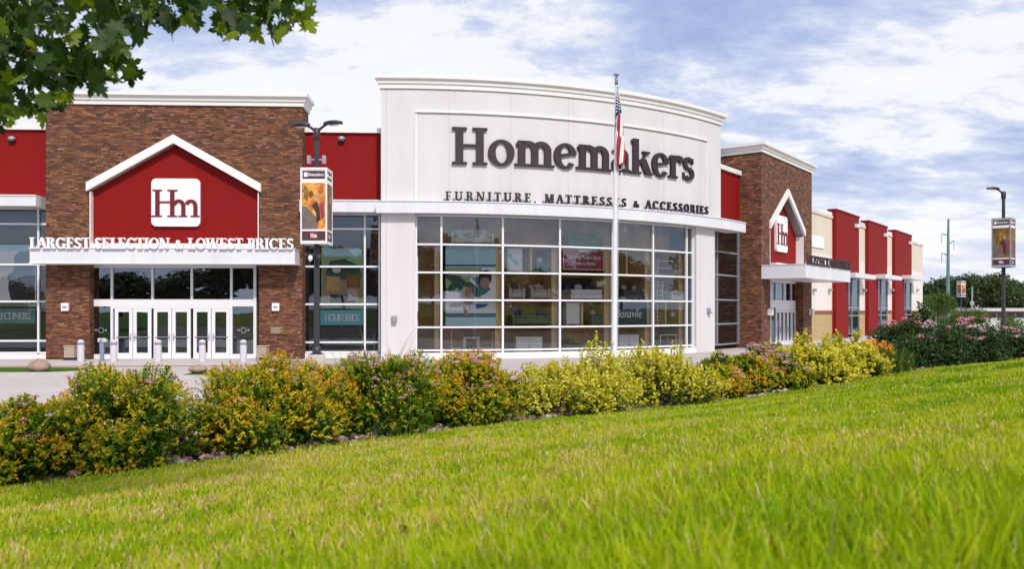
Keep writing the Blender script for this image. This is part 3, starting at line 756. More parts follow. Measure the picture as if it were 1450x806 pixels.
for z in zr[:-1] + [zb0 - .05]:
    for i in range(len(mull) - 1): fb.box(mull[i] + .048 * k_, mull[i + 1] - .048 * k_, YG - .07, YG + .07, z - .042, z + .042, seg=3)
cwall = part(fb, 'curtain_wall', 'alu')
for i in range(len(mull) - 1):
    g = MB(BIG)
    for j in range(len(zr) - 1):
        # every pane sits a hair out of true, as real glazing does
        t_ = random.uniform(-.006, .006); s_ = random.uniform(-.006, .006)
        g.quad((mull[i], YG + t_, zr[j]), (mull[i + 1], YG - t_ , zr[j]), (mull[i + 1], YG - t_ + s_, zr[j + 1]), (mull[i], YG + t_ + s_, zr[j + 1]))
    part(g, 'glazing', 'glass', cwall)
kb = MB(BIG); kb.box(p1, p2, .0, .5, 0, .30); part(kb, 'base_kerb', 'trim')
# display shelving: partitions behind the mullions, floors at every transom
sh = MB(BIG); D0, D1 = YG + .22, YG + 1.55
for i in range(1, len(mull) - 1):
    x = mull[i]; sh.box(x - .34 * k_, x + .06 * k_, D0, D1, .05, zb0 - 1.45, seg=1)
for j, z in enumerate(zr[1:-1]):
    for i in range(0, len(mull) - 1):
        sh.box(mull[i] + .06 * k_, mull[i + 1] - .34 * k_, D0, D1, z - .05, z + .03, 0, seg=2)
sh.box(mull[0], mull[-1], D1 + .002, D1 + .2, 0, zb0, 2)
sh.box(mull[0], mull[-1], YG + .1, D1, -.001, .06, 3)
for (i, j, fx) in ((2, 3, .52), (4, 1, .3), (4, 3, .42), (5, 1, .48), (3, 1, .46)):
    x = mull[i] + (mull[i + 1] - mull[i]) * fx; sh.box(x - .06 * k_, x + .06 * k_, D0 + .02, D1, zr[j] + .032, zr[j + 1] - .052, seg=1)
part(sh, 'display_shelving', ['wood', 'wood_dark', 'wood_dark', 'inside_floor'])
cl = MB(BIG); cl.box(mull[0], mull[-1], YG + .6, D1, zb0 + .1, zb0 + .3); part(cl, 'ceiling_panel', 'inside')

# ---------------- right corner tower
Wb = FB.u(1149.5)
xl = FB.u(1090); xr = FB.u(1137.5); xc = FB.u(1114.5)
z_pk = FB.z(1114.5, 277); z_ev = FB.z(1137, 333)
cR = (0.02, FB.u(1204, -2.7), FB.z(1080, 395), FB.z(1080, 375.5), 2.7)
tower_right, canopy_right = tower(FB, Wb, 6, TL.z(247, 149), TL.z(247, 129.6, -.30), xl, xr, z_ev, xc, z_pk, 5.2, .5, cR, 7, 3)
letters_on_frame(canopy_right, 'LARGEST SELECTION & LOWEST PRICES', FB, .1, cR[1] - .1, -2.72, cR[3] - .04, .58, .05, 'letter_dark', S=.16, T=.08)
logo_sign(FB, FB.u(1096.5, .5), FB.u(1112, .5), FB.z(1104, 357, .5), FB.z(1104, 306, .5), .5, tower_right)
e = lambda px: FB.u(px, .6)
x0, x1 = FB.u(1089.5, .6), FB.u(1136.5, .6); wd = (x1 - x0)
dq = [x0 + wd * k for k in (.16, .275, .39, .505, .62, .735, .85)]
entrance(FB, x0, x1, FB.z(1112, 398, .6), 2.55, 3.05, .6, [x0 + wd * k for k in (.16, .39, .62, .85)],
         [(dq[k] + .03, dq[k + 1] - .03, 1 if k % 2 == 0 else -1) for k in range(6)], [dq[0], dq[-1]], 2.4)
sm = MB(FB); sm.box(x0, x1, .1, .75, FB.z(1112, 398, .6) + .002, cR[3] + .3); part(sm, 'soffit', 'trim')
vb = MB(FB); vb.box(x0 - .4, x1 + .4, 5.6, 5.8, 0, 5.2); vb.box(x0 - .4, x1 + .4, .8, 5.6, 4.9, 5.1); vb.box(x0 - .4, x1 + .4, .8, 5.6, -.002, .03, 1); part(vb, 'vestibule', ['inside', 'inside_floor'])
for px in (1088, 1146.5):
    m = MB(FB); x, z = FB.pt(px, 442); m.box(x - .17, x + .17, -.3, 0, z - .22, z + .22); part(m, 'wall_light', 'letter_white', bevel=.02)

# gap between the block and the tower
P1 = np.array(BIG.P(tR, .6, 0)[:2]) - FB.o; xb, yb = P1 @ FB.U, P1 @ FB.V
m = MB(FB); m.box(xb - .4, -.003, yb + .2, yb + .5, zb1, TL.z(247, 149) - 1.35); w_ = part(m, 'red_wall', 'red')
m = MB(FB); m.box(xb - .4, -.003, yb + .05, yb + .6, TL.z(247, 149) - 1.35, TL.z(247, 149) - 1.08); part(m, 'coping', 'trim', w_)
window_wall(FB, [xb - .5, xb + .3, xb + 1.05, xb + 1.45, 0], [.3, 1.54, 3.0, 4.5, 5.9, zb1 + .1], yb + .3, mat_frame='greyalu', mat_glass='glass_dark')
m = MB(FB); m.box(xb - 2.5, 0, yb + 4, yb + 4.2, 0, 7.5); m.box(xb - 2, 0, yb + .6, yb + 4, 7.3, 7.5); part(m, 'interior_wall', 'inside')

# ---------------- long wing
YW = 1.5; XE = FB.u(1306.5, YW); zw = FB.z(1150, 296.5, YW)
zs_ = [0, FB.z(1165, 444.5, YW), FB.z(1165, 440, YW), FB.z(1165, 360, YW), zw]
pil = [(1179, 1216.5, 1184.6, 1201.5, 297.7, 388), (1225, 1256.5, 1229.7, 1244, 313.8, 390), (1262.7, 1291, 1267.6, 1280.6, 327, 391)]
wins = [(1201.5, 1217.5), (1244, 1257.3), (1280.6, 1291)]
YP = 1.18
edges = [Wb + .02]
for (a, b) in wins: edges += [FB.u(a, YP) , FB.u(b, YW)]
edges.append(XE)
ww = MB(FB); zwin = FB.z(1209, 390, YW)
for i in range(0, len(edges), 2):
    a, b = edges[i], edges[i + 1]
    ww.box(a, b, YW, YW + .4, 0, zs_[1], 2); ww.box(a, b, YW - .06, YW + .4, zs_[1], zs_[2], 3)
    ww.box(a, b, YW, YW + .4, zs_[2], zs_[3], 1); ww.box(a, b, YW, YW + .4, zs_[3], zw - .25, 0)
for i in range(1, len(edges) - 1, 2):
    a, b = edges[i], edges[i + 1]; ww.box(a, b, YW, YW + .4, zwin, zs_[3], 1); ww.box(a, b, YW, YW + .4, zs_[3], zw - .25, 0)
ww.box(XE - .4, XE, YW + .4, YW + 30, 0, zw - .25, 0)
wing = part(ww, 'wing_wall', ['cream', 'cream_white', 'tan', 'brownband'])
m = MB(FB); m.box(Wb + .02, XE + .08, YW - .08, YW + .55, zw - .25, zw); part(m, 'coping', 'cream', wing)
for (a, b, c, d, yt, yb_) in pil:
    xa = FB.u(b, YP); zt = FB.z(b, yt + (6 if b < 1220 else 4), YP)
    xA = FB.u(a + 5, YP); xB = xa; zl = FB.z((c + d) / 2, yb_, YP)
    zt = FB.z(a + 5, yt, YP)
    m = MB(FB); m.box(xA, xB, YP, YW, zl, zt); m.box(xA, FB.u(d, YP), YP + .003, YW, 0, zl)
    po = part(m, 'red_pilaster', 'red')
    m = MB(FB); m.box(xA - .05, xB + .05, YP - .06, YW + .4, zt, zt + .14); part(m, 'coping', 'red', po)
    m = MB(FB); m.box(xB - 1.5, xB - .9, YP - .25, YP - .002, zt - .95, zt - .65); part(m, 'flood_light', 'letter_white', po)
    m = MB(FB); m.box(FB.u(d, YP) - 1.2, xB + 2.2, YP - .9, YP - .003, zl - .28, zl + .12); part(m, 'awning', 'band', po)
for i in range(1, len(edges) - 1, 2):
    a, b = edges[i] , edges[i + 1]
    window_wall(FB, [a + .05, (a + b) / 2, b - .05], [.3, 1.9, 2.1 + .5, zwin], YW + .1, mat_frame='greyalu', mat_glass='glass')
    m = MB(FB); m.box(a - 1, b + 1, YW + 4, YW + 4.2, 0, 7); m.box(a - 1, b + 1, YW + .45, YW + 4, 6.4, 6.6); m.box(a - 1, b + 1, YW + .45, YW + 4, -.003, .02); part(m, 'interior_wall', 'inside')
for px in (1151.5, 1173.5, 1222.5, 1262, 1298):
    x, z = FB.pt(px, 411, YW); m = MB(FB); m.box(x - .22, x + .22, YW - .25, YW, z - .12, z + .12); part(m, 'wall_light', 'greyalu')
m = MB(FB); x, z = FB.pt(1158, 343, YW); m.box(x - 1.7, x + 1.4, YW - .08, YW, z - .45, z + .45); part(m, 'wall_panel', 'letter_white')

# dark shells behind the left glass and flat roofs (never seen from the ground, they keep the daylight out)
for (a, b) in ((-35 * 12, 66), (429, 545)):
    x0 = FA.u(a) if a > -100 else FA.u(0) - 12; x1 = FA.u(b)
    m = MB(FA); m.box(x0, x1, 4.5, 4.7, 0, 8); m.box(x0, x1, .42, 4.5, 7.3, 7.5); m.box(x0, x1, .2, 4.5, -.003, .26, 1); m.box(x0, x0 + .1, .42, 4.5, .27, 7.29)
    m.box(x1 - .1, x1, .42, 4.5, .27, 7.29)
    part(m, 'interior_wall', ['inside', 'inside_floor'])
m = MB()
ra = [FA.P(FA.u(0) - 12, .5, 0)[:2], FA.P(FA.u(540), .5, 0)[:2], BIG.P((tL + tR) / 2, 5.6, 0)[:2], FB.P(.2, 2.8, 0)[:2], FB.P(XE - .5, YW + .5, 0)[:2], FB.P(XE - .5, YW + 30, 0)[:2], FA.P(FA.u(0) - 12, 60, 0)[:2]]
m.slab(ra, 9.3, 9.6); part(m, 'roof', 'roof')

# ================================================================== window signs and displays
def banner(name, label, cat, fr, x0, x1, z0, z1, y, base, bits):
    """hanging printed banner; bits are printed patches laid on it: (polygon in 0..1, material)"""
    r = thing(name, label, cat, fr.P((x0 + x1) / 2, y, z0))
    m = MB(fr); m.box(x0, x1, y, y + .03, z0, z1); m.build('panel', base, r, world=True)
    return r
def patches(r, fr, x0, x1, z0, z1, y, items, name='print'):
    for k, (poly, mat) in enumerate(items):
        m = MB(fr); m.prism([(x0 + a * (x1 - x0), z0 + b * (z1 - z0)) for a, b in poly], y - .004 - .0012 * k, y - .0005 - .0012 * k); m.build(name, mat, r, world=True)
def rect(a, b, c, d): return [(a, b), (c, b), (c, d), (a, d)]
def ell(cx, cz, rx, rz, n=14): return [(cx + rx * math.cos(6.2832 * k / n), cz + rz * math.sin(6.2832 * k / n)) for k in range(n)]

def arc_panel(px0, px1, py0, py1, y):
    """flat panel chord behind the curved glass: returns a frame centred on it and its half width"""
    t0, t1 = BIG.th(px0, y), BIG.th(px1, y); a = np.array(BIG.P(t0, y, 0)[:2]); b = np.array(BIG.P(t1, y, 0)[:2])
    d = b - a; fr = Frame(a[0], a[1], math.atan2(d[1], d[0])); pm = (px0 + px1) / 2
    return fr, np.linalg.norm(d), BIG.z(pm, py1, y), BIG.z(pm, py0, y)
# tall mattress banner
fr, w, z0, z1 = arc_panel(631, 702, 347, 463, YG + .16)
bn = banner('window_banner', 'tall blue and white banner of someone lying with a dog, in the curved window', 'banner', fr, 0, w, z0, z1, 0, 'paper', None)
patches(bn, fr, 0, w, z0, z1, 0, [(rect(0, .76, 1, .98), 'sky_blue'), (rect(0, .735, 1, .762), 'mid_blue'), (rect(0, .66, .72, .725), 'pale_green'), (rect(0, .115, 1, .165), 'mid_blue'), (rect(0, 0, 1, .10), 'sky_blue'),
    ([(0, .44), (.0, .64), (.30, .62), (.62, .50), (.70, .36), (.45, .38), (.2, .43)], 'dark_green'), ([(.0, .50), (.0, .60), (.12, .54), (.03, .46)], 'pale_green'), ([(.28, .60), (.52, .62), (.44, .54)], 'pale_green'),
    ([(.52, .60), (.68, .62), (.90, .46), (.78, .40), (.62, .36), (.64, .50)], 'teal_fabric'), (ell(.78, .56, .10, .10), 'tan_print'), ([(.64, .56), (.68, .68), (.84, .70), (.92, .62), (.90, .53), (.84, .60), (.72, .60), (.66, .50)], 'dark_print'),
    ([(.30, .30), (.26, .38), (.36, .50), (.50, .46), (.58, .36), (.52, .27), (.40, .25)], 'cream_fabric'), (ell(.44, .43, .07, .06), 'tan_print'), ([(.08, .24), (.10, .29), (.40, .30), (.44, .14), (.38, .13), (.34, .25)], 'tan_print'), ([(.60, .22), (.58, .28), (.86, .28), (.78, .24)], 'mid_blue')])
# brick-red promotional sign
fr, w, z0, z1 = arc_panel(796.5, 856, 352.5, 383, YG + .16)
bn = banner('window_sign', 'brick red sign with two lines of white script in the curved window', 'sign', fr, 0, w, z0, z1, 0, 'sign_red', None)
patches(bn, fr, 0, w, z0, z1, 0, [(rect(.02, .03, .98, .055), 'paper'), (rect(.02, .94, .98, .965), 'paper'), (rect(.015, .06, .028, .93), 'paper'), (rect(.972, .06, .985, .93), 'paper'), ([(.34, .985), (.40, .87), (.60, .84), (.68, .90), (.72, .985)], 'paper')])
font_text('lettering', 'Everything Modern Home', .30, 'paper', bn, fr, w / 2, -.006, z0 + (z1 - z0) * .52, .006, .62, .25)
font_text('lettering', 'Home is Home', .30, 'paper', bn, fr, w / 2, -.006, z0 + (z1 - z0) * .24, .006, .72, .25)
# navy sign
fr, w, z0, z1 = arc_panel(867, 916, 428, 462, YG + .16)
bn = banner('window_sign', 'navy blue sign with one white name in the curved window behind the flagpole', 'sign', fr, 0, w, z0, z1, 0, 'sign_navy', None)
font_text('lettering', 'Bonavile', .62, 'paper', bn, fr, w * .46, -.006, z0 + (z1 - z0) * .36, .006, .82, .2)
# left windows
def flat_sign(label, px0, px1, py0, py1, text, mat, y=.3, name='window_sign', cat='sign'):
    x0, x1 = FA.u(px0, y), FA.u(px1, y); pm = (px0 + px1) / 2; z0, z1 = FA.z(pm, py1, y), FA.z(pm, py0, y)
    b = banner(name, label, cat, FA, x0, x1, z0, z1, y, mat, None)
    if text:
        h = (z1 - z0) * .46; o = letters_on_frame(b, text, FA, x0 + .1 * (x1 - x0), x1 - .1 * (x1 - x0), y - .001, z0 + (z1 - z0) * .27, h, .012, 'paper', S=.17, T=.08, one=True, squeeze=.85)
    return b, x0, x1, z0, z1
flat_sign('teal sign reading HOME OFFICE in white capitals inside the window right of the brick tower', 453.5, 516, 439.5, 460.5, 'HOME OFFICE', 'sign_teal')
flat_sign('grey green sign reading RECLINERS in white capitals in the window left of the brick tower', -12, 50, 437, 458, 'RECLINERS', 'sign_green')
b, x0, x1, z0, z1 = flat_sign('pale poster of a furnished room above the HOME OFFICE sign', 455, 515, 351, 436, None, 'pale_green', .32, 'window_poster', 'poster')
patches(b, FA, x0, x1, z0, z1, .32, [(rect(.04, .86, .96, .97), 'sky_blue'), (rect(.04, .03, .96, .60), 'tan_print'), ([(.1, .55), (.2, .78), (.55, .82), (.9, .70), (.95, .5), (.5, .46)], 'dark_green'), (rect(.12, .28, .44, .52), 'wood_dark'), (rect(.6, .34, .92, .56), 'ochre_print'), (ell(.36, .64, .1, .06), 'paper'), (rect(.2, .05, .8, .22), 'dark_print'), ([(.62, .12), (.60, .30), (.84, .30), (.86, .12)], 'cream_fabric')])
b, x0, x1, z0, z1 = flat_sign('large poster of a blue and black armchair above the RECLINERS sign', -35, 51, 347, 434, None, 'paper', .32, 'window_poster', 'poster')
patches(b, FA, x0, x1, z0, z1, .32, [(rect(0, .9, 1, .99), 'sky_blue'), ([(.62, .40), (.64, .82), (.72, .90), (.95, .90), (.985, .70), (.985, .42)], 'steel_blue'), ([(.54, .30), (.56, .46), (.80, .54), (.985, .52), (.985, .06), (.60, .06)], 'dark_print'), ([(.52, .44), (.56, .54), (.82, .60), (.985, .56), (.985, .50), (.80, .50), (.58, .42)], 'steel_blue'), (rect(0, .0, 1, .05), 'pale_green')])
for px in (143, 345):
    x, z = TL.pt(px, 468, .5); y = .5
    m = MB(TL)
    for k in range(14): a = R(k * 360 / 14); b = R((k + 1) * 360 / 14); m.prism([(x + .14 * math.cos(a), z + .14 * math.sin(a)), (x + .14 * math.cos(b), z + .14 * math.sin(b)), (x + .11 * math.cos(b), z + .11 * math.sin(b)), (x + .11 * math.cos(a), z + .11 * math.sin(a))], y - .010, y - .006)
    for s in (-1, 1): m.box(x + s * .18, x + s * .28, y - .010, y - .006, z - .03, z + .05)
    part(m, 'glass_decal', 'greyalu', bpy.data.objects['entrance_frame'])
# furniture on the display floors
def spot(px, col_y, row):
    t = BIG.th(px, col_y); p = BIG.P(t, col_y, 0); return (p[0], p[1], (.062 if row == 0 else zr[row] + .032)), R(t)
def px_w(px0, px1, y): a = BIG.P(BIG.th(px0, y), y, 0); b = BIG.P(BIG.th(px1, y), y, 0); return math.hypot(a[0] - b[0], a[1] - b[1])
def sofa(label, px0, px1, row, mat, cush, y=1.0, cat='sofa', name='sofa', h=.78):
    loc, rz = spot((px0 + px1) / 2, y, row); w = px_w(px0, px1, y); r = thing(name, label, cat, loc, rz)
    m = MB(); m.box(-w / 2 + .16, w / 2 - .16, -.40, .38, .10, .40); m.build('seat_base', mat, r, bevel=.03)
    m = MB(); m.box(-w / 2 + .1, w / 2 - .1, .22, .44, .405, h); m.build('backrest', mat, r, bevel=.05)
    for s in (-1, 1):
        m = MB(); m.box(s * (w / 2 - .16), s * w / 2, -.42, .44, .08, .58); m.build('arm', mat, r, bevel=.04)
    n = max(1, round(w / .8))
    for i in range(n):
        m = MB(); a = -w / 2 + .18 + (w - .36) * i / n; m.box(a + .01, a + (w - .36) / n - .01, -.43, .2, .404, .52); m.build('seat_cushion', mat, r, bevel=.04)
    for s in ((-1, 1) if w > 1.2 else (0.2,)):
        m = MB(); m.blob((s * (w / 2 - .42), .10, .66), (.20, .09, .17), 10, 6); m.build('cushion', cush, r)
    for sx in (-1, 1):
        for sy in (-.36, .36): m = MB(); m.box(sx * (w / 2 - .1) - .03, sx * (w / 2 - .1) + .03, sy - .03, sy + .03, 0, .08); m.build('leg', 'wood_dark', r)
    return r
def cabinet(label, px0, px1, row, h, mat='white_paint', y=.8, ndoor=2, name='cabinet', cat='cabinet'):
    loc, rz = spot((px0 + px1) / 2, y, row); w = px_w(px0, px1, y); r = thing(name, label, cat, loc, rz)
    m = MB(); m.box(-w / 2, w / 2, -.22, .24, .07, h - .04); m.box(-w / 2 - .02, w / 2 + .02, -.25, .26, h - .04, h); m.build('body', mat, r, bevel=.008)
    for i in range(ndoor):
        a = -w / 2 + .03 + (w - .06) * i / ndoor; b = -w / 2 + .03 + (w - .06) * (i + 1) / ndoor
        m = MB(); m.box(a + .01, b - .01, -.245, -.221, .10, h - .07); d = m.build('cabinet_door', mat, r, bevel=.006)
        m = MB(); hx = b - .05 if i % 2 == 0 else a + .05; m.box(hx - .012, hx + .012, -.275, -.246, h * .5 - .06, h * .5 + .06); m.build('handle', 'greyalu', d)
    for sx in (-1, 1): m = MB(); m.box(sx * (w / 2 - .08) - .03, sx * (w / 2 - .08) + .03, -.2, .2, 0, .07); m.build('leg', mat, r)
    return r
def bed(label, px0, px1, row, head, cover, pil_, y=1.0):
    loc, rz = spot((px0 + px1) / 2, y, row); w = px_w(px0, px1, y); r = thing('bed', label, 'bed', loc, rz)
    m = MB(); m.box(-w / 2, w / 2, -.6, .6, .06, .30); m.build('bed_frame', 'white_paint', r, bevel=.02)
    m = MB(); m.box(-w / 2 + .02, w / 2 - .02, -.59, .56, .302, .54); m.build('mattress', cover, r, bevel=.05)
    m = MB(); m.box(-w / 2 - .03, w / 2 + .03, .61, .69, 0, 1.12); m.build('headboard', head, r, bevel=.02)
    n = max(2, round(w / .55))
    for i in range(n): m = MB(); m.blob((-w / 2 + w * (i + .5) / n,   .36, .68), (w / n * .42, .16, .17), 10, 6); m.build('pillow', pil_ if i % 2 == 0 else 'white_fabric', r)
    for sx in (-1, 1):
        for sy in (-.5, .5): m = MB(); m.box(sx * (w / 2 - .08) - .03, sx * (w / 2 - .08) + .03, sy - .03, sy + .03, 0, .06); m.build('leg', 'wood_dark', r)
    return r
def chair(label, px, row, face, mat, y=.9, h=.86):
    loc, rz = spot(px, y, row); r = thing('chair', label, 'chair', loc, rz + face)
    m = MB(); m.box(-.22, .22, -.22, .22, .42, .46); m.build('seat', mat, r, bevel=.01)
    m = MB(); m.box(-.21, .21, .19, .22, .52, h); m.build('backrest', mat, r, bevel=.01)
    for sx in (-1, 1):
        for sy in (-1, 1): m = MB(); m.box(sx * .2 - .02, sx * .2 + .02, sy * .2 - .02, sy * .2 + .02, 0, .42 if sy < 0 else .52); m.build('leg', mat, r)
    return r
def table(label, px0, px1, row, mat, h=.72, y=.9, deco=True):
    loc, rz = spot((px0 + px1) / 2, y, row); w = px_w(px0, px1, y); r = thing('table', label, 'table', loc, rz)
    m = MB(); m.box(-w / 2, w / 2, -.35, .35, h - .06, h); m.build('tabletop', mat, r, bevel=.008)
    for sx in (-1, 1):
        for sy in (-1, 1): m = MB(); m.box(sx * (w / 2 - .05) - .03, sx * (w / 2 - .05) + .03, sy * .3 - .03, sy * .3 + .03, 0, h - .06); m.build('leg', mat, r)
    if deco:
        v = thing('vase', 'teal vases grouped on the ' + label.split(' ', 1)[0] + ' table ' + ('below the mattress banner' if px0 < 700 else 'in the bottom display by the right pier'), 'vases', (loc[0], loc[1], loc[2] + h), rz)
        for k, (a, s) in enumerate(((-.22, .9), (0, 1.2), (.2, .8))): m = MB(); m.lathe(a, 0, [(.001, 0), (.05 * s, .0), (.07 * s, .07 * s), (.03 * s, .16 * s), (.035 * s, .21 * s)]); m.build('vase_body', 'teal_fabric', v)
    return r
def shelf_unit(label, px0, px1, row, h, n, mat='white_paint', y=1.0, name='shelf', cat='shelf', fill=True):
    loc, rz = spot((px0 + px1) / 2, y, row); w = px_w(px0, px1, y); r = thing(name, label, cat, loc, rz)
    for s in (-1, 1): m = MB(); m.box(s * w / 2 - .025, s * w / 2 + .025, -.15, .15, 0, h); m.build('side', mat, r)
    for i in range(n + 1):
        z = .05 + (h - .1) * i / n; m = MB(); m.box(-w / 2 + .026, w / 2 - .026, -.15, .15, z - .018, z + .018); m.build('shelf_board', mat, r)
    return r
def floor_lamp(label, px, row, y=.9, h=1.2):
    loc, rz = spot(px, y, row); r = thing('floor_lamp', label, 'lamp', loc, rz)
    m = MB(); m.lathe(0, 0, [(.001, 0), (.14, 0), (.14, .02), (.015, .03), (.012, h - .25)]); m.build('stand', 'greyalu', r)
    m = MB(); m.lathe(0, 0, [(.16, h - .28), (.11, h), (.10, h), (.15, h - .28)]); m.build('lamp_shade', 'white_fabric', r)
sofa('long white sofa on the top display floor above the blue banner', 638, 698, 4, 'white_fabric', 'white_fabric', h=.8)
sofa('olive green sofa on the top display floor above the red sign', 800, 850, 4, 'green_fabric', 'green_fabric')
floor_lamp('white floor lamp on the top display floor behind the flagpole', 884, 4)
cabinet('white panel cabinet with tilted teal tag on the second display floor', 717, 738, 3, 1.22, ndoor=1)
fr_, rz_ = spot(727.5, .5, 3); f2 = Frame(fr_[0], fr_[1], rz_); tg = thing('price_tag', 'tilted teal tag hung on the white panel cabinet', 'tag', (fr_[0], fr_[1], fr_[2] + .5))
m = MB(f2); m.prism([(-.30, fr_[2] + .86), (-.17, fr_[2] + .98), (.28, fr_[2] + .50), (.15, fr_[2] + .38)], .02, .04); m.build('tag_board', 'sign_teal', tg, world=True)
m = MB(f2); m.prism([(-.13, fr_[2] + .80), (-.09, fr_[2] + .84), (.13, fr_[2] + .60), (.09, fr_[2] + .56)], .012, .0195); m.build('tag_line', 'paper', tg, world=True)
sofa('small teal armchair on the second display floor beside the red sign', 756, 775, 3, 'teal_fabric', 'white_fabric', cat='armchair', name='armchair')
sofa('cream armchair, left one of the pair on the middle display floor', 718, 741, 2, 'cream_fabric', 'grey_fabric', cat='armchair', name='armchair')
sofa('wider cream armchair, right one of the pair on the middle display floor', 748, 776, 2, 'cream_fabric', 'cream_fabric', cat='armchair', name='armchair')
bed('white bed with blue pillows on the middle display floor below the red sign', 801, 845, 2, 'dark_print', 'white_fabric', 'blue_fabric')
sofa('dark grey sofa on the middle display floor behind the flagpole', 876, 908, 2, 'grey_fabric', 'cream_fabric')
shelf_unit('tall white ladder shelf near the right end of the curved window', 928, 936, 1, 1.28, 6)
shelf_unit('short white ladder shelf standing beside the small bed', 928, 936, 2, 1.1, 4)
bed('small white bed with a dark blue blanket by the ladder shelf', 939, 960, 2, 'white_paint', 'white_fabric', 'blue_fabric')
shelf_unit('open white bookcase of four bays on the second display floor at right', 929, 953, 3, .9, 2)
sofa('olive green sofa on the display floor under the two cream armchairs', 722, 777, 1, 'green_fabric', 'blue_fabric')
cabinet('tall narrow white cabinet left of the navy sign', 799, 818, 1, 1.2, ndoor=1)
sofa('small dark green armchair with pale cushion left of the navy sign', 832, 850, 1, 'grey_fabric', 'cream_fabric', cat='armchair', name='armchair')
floor_lamp('small white lamp on the display floor right of the navy sign', 951, 1, h=.75)
table('white dining table in the bottom display below the mattress banner', 656, 678, 0, 'white_paint', .98)
chair('white dining chair on the left of the white dining table', 645, 0, R(90), 'white_paint', h=1.3)
chair('white dining chair on the right of the white dining table', 691, 0, R(-90), 'white_paint', h=1.3)
cabinet('white sideboard with two doors in the bottom display, third bay', 729, 766, 0, .98, ndoor=2)
sofa('small olive armchair in the bottom display below the bed', 798, 820, 0, 'green_fabric', 'green_fabric', cat='armchair', name='armchair')
cabinet('white two door cabinet in the bottom display below the navy sign', 873, 901, 0, 1.02, ndoor=2)
table('pale console table in the bottom display by the right pier', 928, 952, 0, 'white_paint', .98)
# ================================================================== TERRAIN
_E = np.array([(-60, 706, 7.0), (150, 673, 7.6), (380, 643, 8.4), (560, 619, 9.5), (680, 607, 10.6), (800, 592, 11.8), (950, 578, 13.5), (1060, 566, 15.2), (1150, 551, 17.5), (1240, 532, 20.5), (1330, 521, 23.5), (1420, 512, 26.5), (1475, 504, 30)], float)
_X = (_E[:, 0] - 725) / F * _E[:, 2]; _Y = _E[:, 2]; _Z = EYE + (HZ - _E[:, 1]) / F * _E[:, 2]
Q2 = math.sqrt(.5)
_a = (_X + _Y) * Q2; _b = (_X - _Y) * Q2
_a = np.concatenate([[-40, -6], _a, [70, 140]]); _b = np.concatenate([[_b[0] - 8, _b[0] - 1.6], _b, [_b[-1] + 4, _b[-1] + 8]]); _Zs = np.concatenate([[.8, .8], np.convolve(np.pad(_Z, 1, 'edge'), [.25, .5, .25], 'valid'), [.8, .8]])
def ab(x, y): x = np.asarray(x, float); y = np.asarray(y, float); a = (x + y) * Q2; return a, (x - y) * Q2 - np.interp(a, _a, _b)
def xy(a, s): b = s + np.interp(a, _a, _b); return (a + b) * Q2, (a - b) * Q2
def hgt(a, s):
    a = np.asarray(a, float); s = np.asarray(s, float); ze = np.interp(a, _a, _Zs)
    up = np.where(s < 9, .128 * s, 1.152 + .75 * (1 - np.exp(-(np.maximum(s, 9) - 9) / 5.9)))
    up = up + .02 * np.sin(a * 1.1 + s * .7) * np.clip(s / 3, 0, 1)
    t = np.clip((-2.8 - s) / 2.4, 0, 1); t = t * t * (3 - 2 * t)
    dn = (ze - .05) * (1 - t) - .05 * t
    return np.where(s >= 0, ze + up, np.where(s > -.12, ze - .05 * (-s / .12), dn))
def zat(x, y): a, s = ab(x, y); return float(hgt(a, s))
def sheet(name, av, sv, mat, kind='structure', lift=0.0, cat=None):
    A_, S_ = np.meshgrid(av, sv, indexing='ij'); X, Y = xy(A_, S_); Z = hgt(A_, S_) + lift
    na, ns = A_.shape; v = np.stack([X, Y, Z], -1).reshape(-1, 3)
    i = np.arange(na - 1)[:, None] * ns + np.arange(ns - 1)[None]
    f = np.stack([i, i + 1, i + ns + 1, i + ns], -1).reshape(-1, 4)
    me = bpy.data.meshes.new(name); me.from_pydata(v.tolist(), [], f[:, ::-1].tolist() if False else f.tolist())
    me.polygons.foreach_set('use_smooth', [True] * len(f)); me.materials.append(mat); me.update()
    o = bpy.data.objects.new(name, me); COL.objects.link(o); o['kind'] = kind
    return o
def ground_mat(name, stops, scale, bump=.4, bscale=30):
    m, nt, out = new_mat(name)
    f = noise(nt, scale, 8, .7); f2 = noise(nt, scale * 14, 4, .6)
    ad = nt.nodes.new('ShaderNodeMath'); ad.operation = 'MULTIPLY_ADD'; ad.inputs[1].default_value = .5; ad.inputs[2].default_value = -.25
    nt.links.new(f2, ad.inputs[0]); a2 = nt.nodes.new('ShaderNodeMath'); a2.operation = 'ADD'; nt.links.new(ad.outputs[0], a2.inputs[0]); nt.links.new(f, a2.inputs[1])
    col = ramp(nt, a2.outputs[0], stops)
    b = nt.nodes.new('ShaderNodeBsdfPrincipled'); b.inputs['Roughness'].default_value = .95; b.inputs['Specular IOR Level'].default_value = .1
    nt.links.new(col, b.inputs['Base Color'])
    f3 = noise(nt, bscale, 3, .6); bn = nt.nodes.new('ShaderNodeBump'); bn.inputs['Strength'].default_value = bump; bn.inputs['Distance'].default_value = .03
    nt.links.new(f3, bn.inputs['Height']); nt.links.new(bn.outputs['Normal'], b.inputs['Normal'])
    nt.links.new(b.outputs[0], out.inputs['Surface']); return m
lawn_m = ground_mat('lawn_soil', [(.25, (.035, .065, .006)), (.5, (.075, .11, .010)), (.75, (.15, .13, .03))], 1.6, .5, 60)
soil_m = ground_mat('bed_soil', [(.3, (.05, .035, .028)), (.7, (.11, .08, .065))], 3, .6, 30)
bank_m = ground_mat('bank_mulch', [(.3, (.14, .11, .095)), (.7, (.30, .25, .22))], 2, .6, 12)
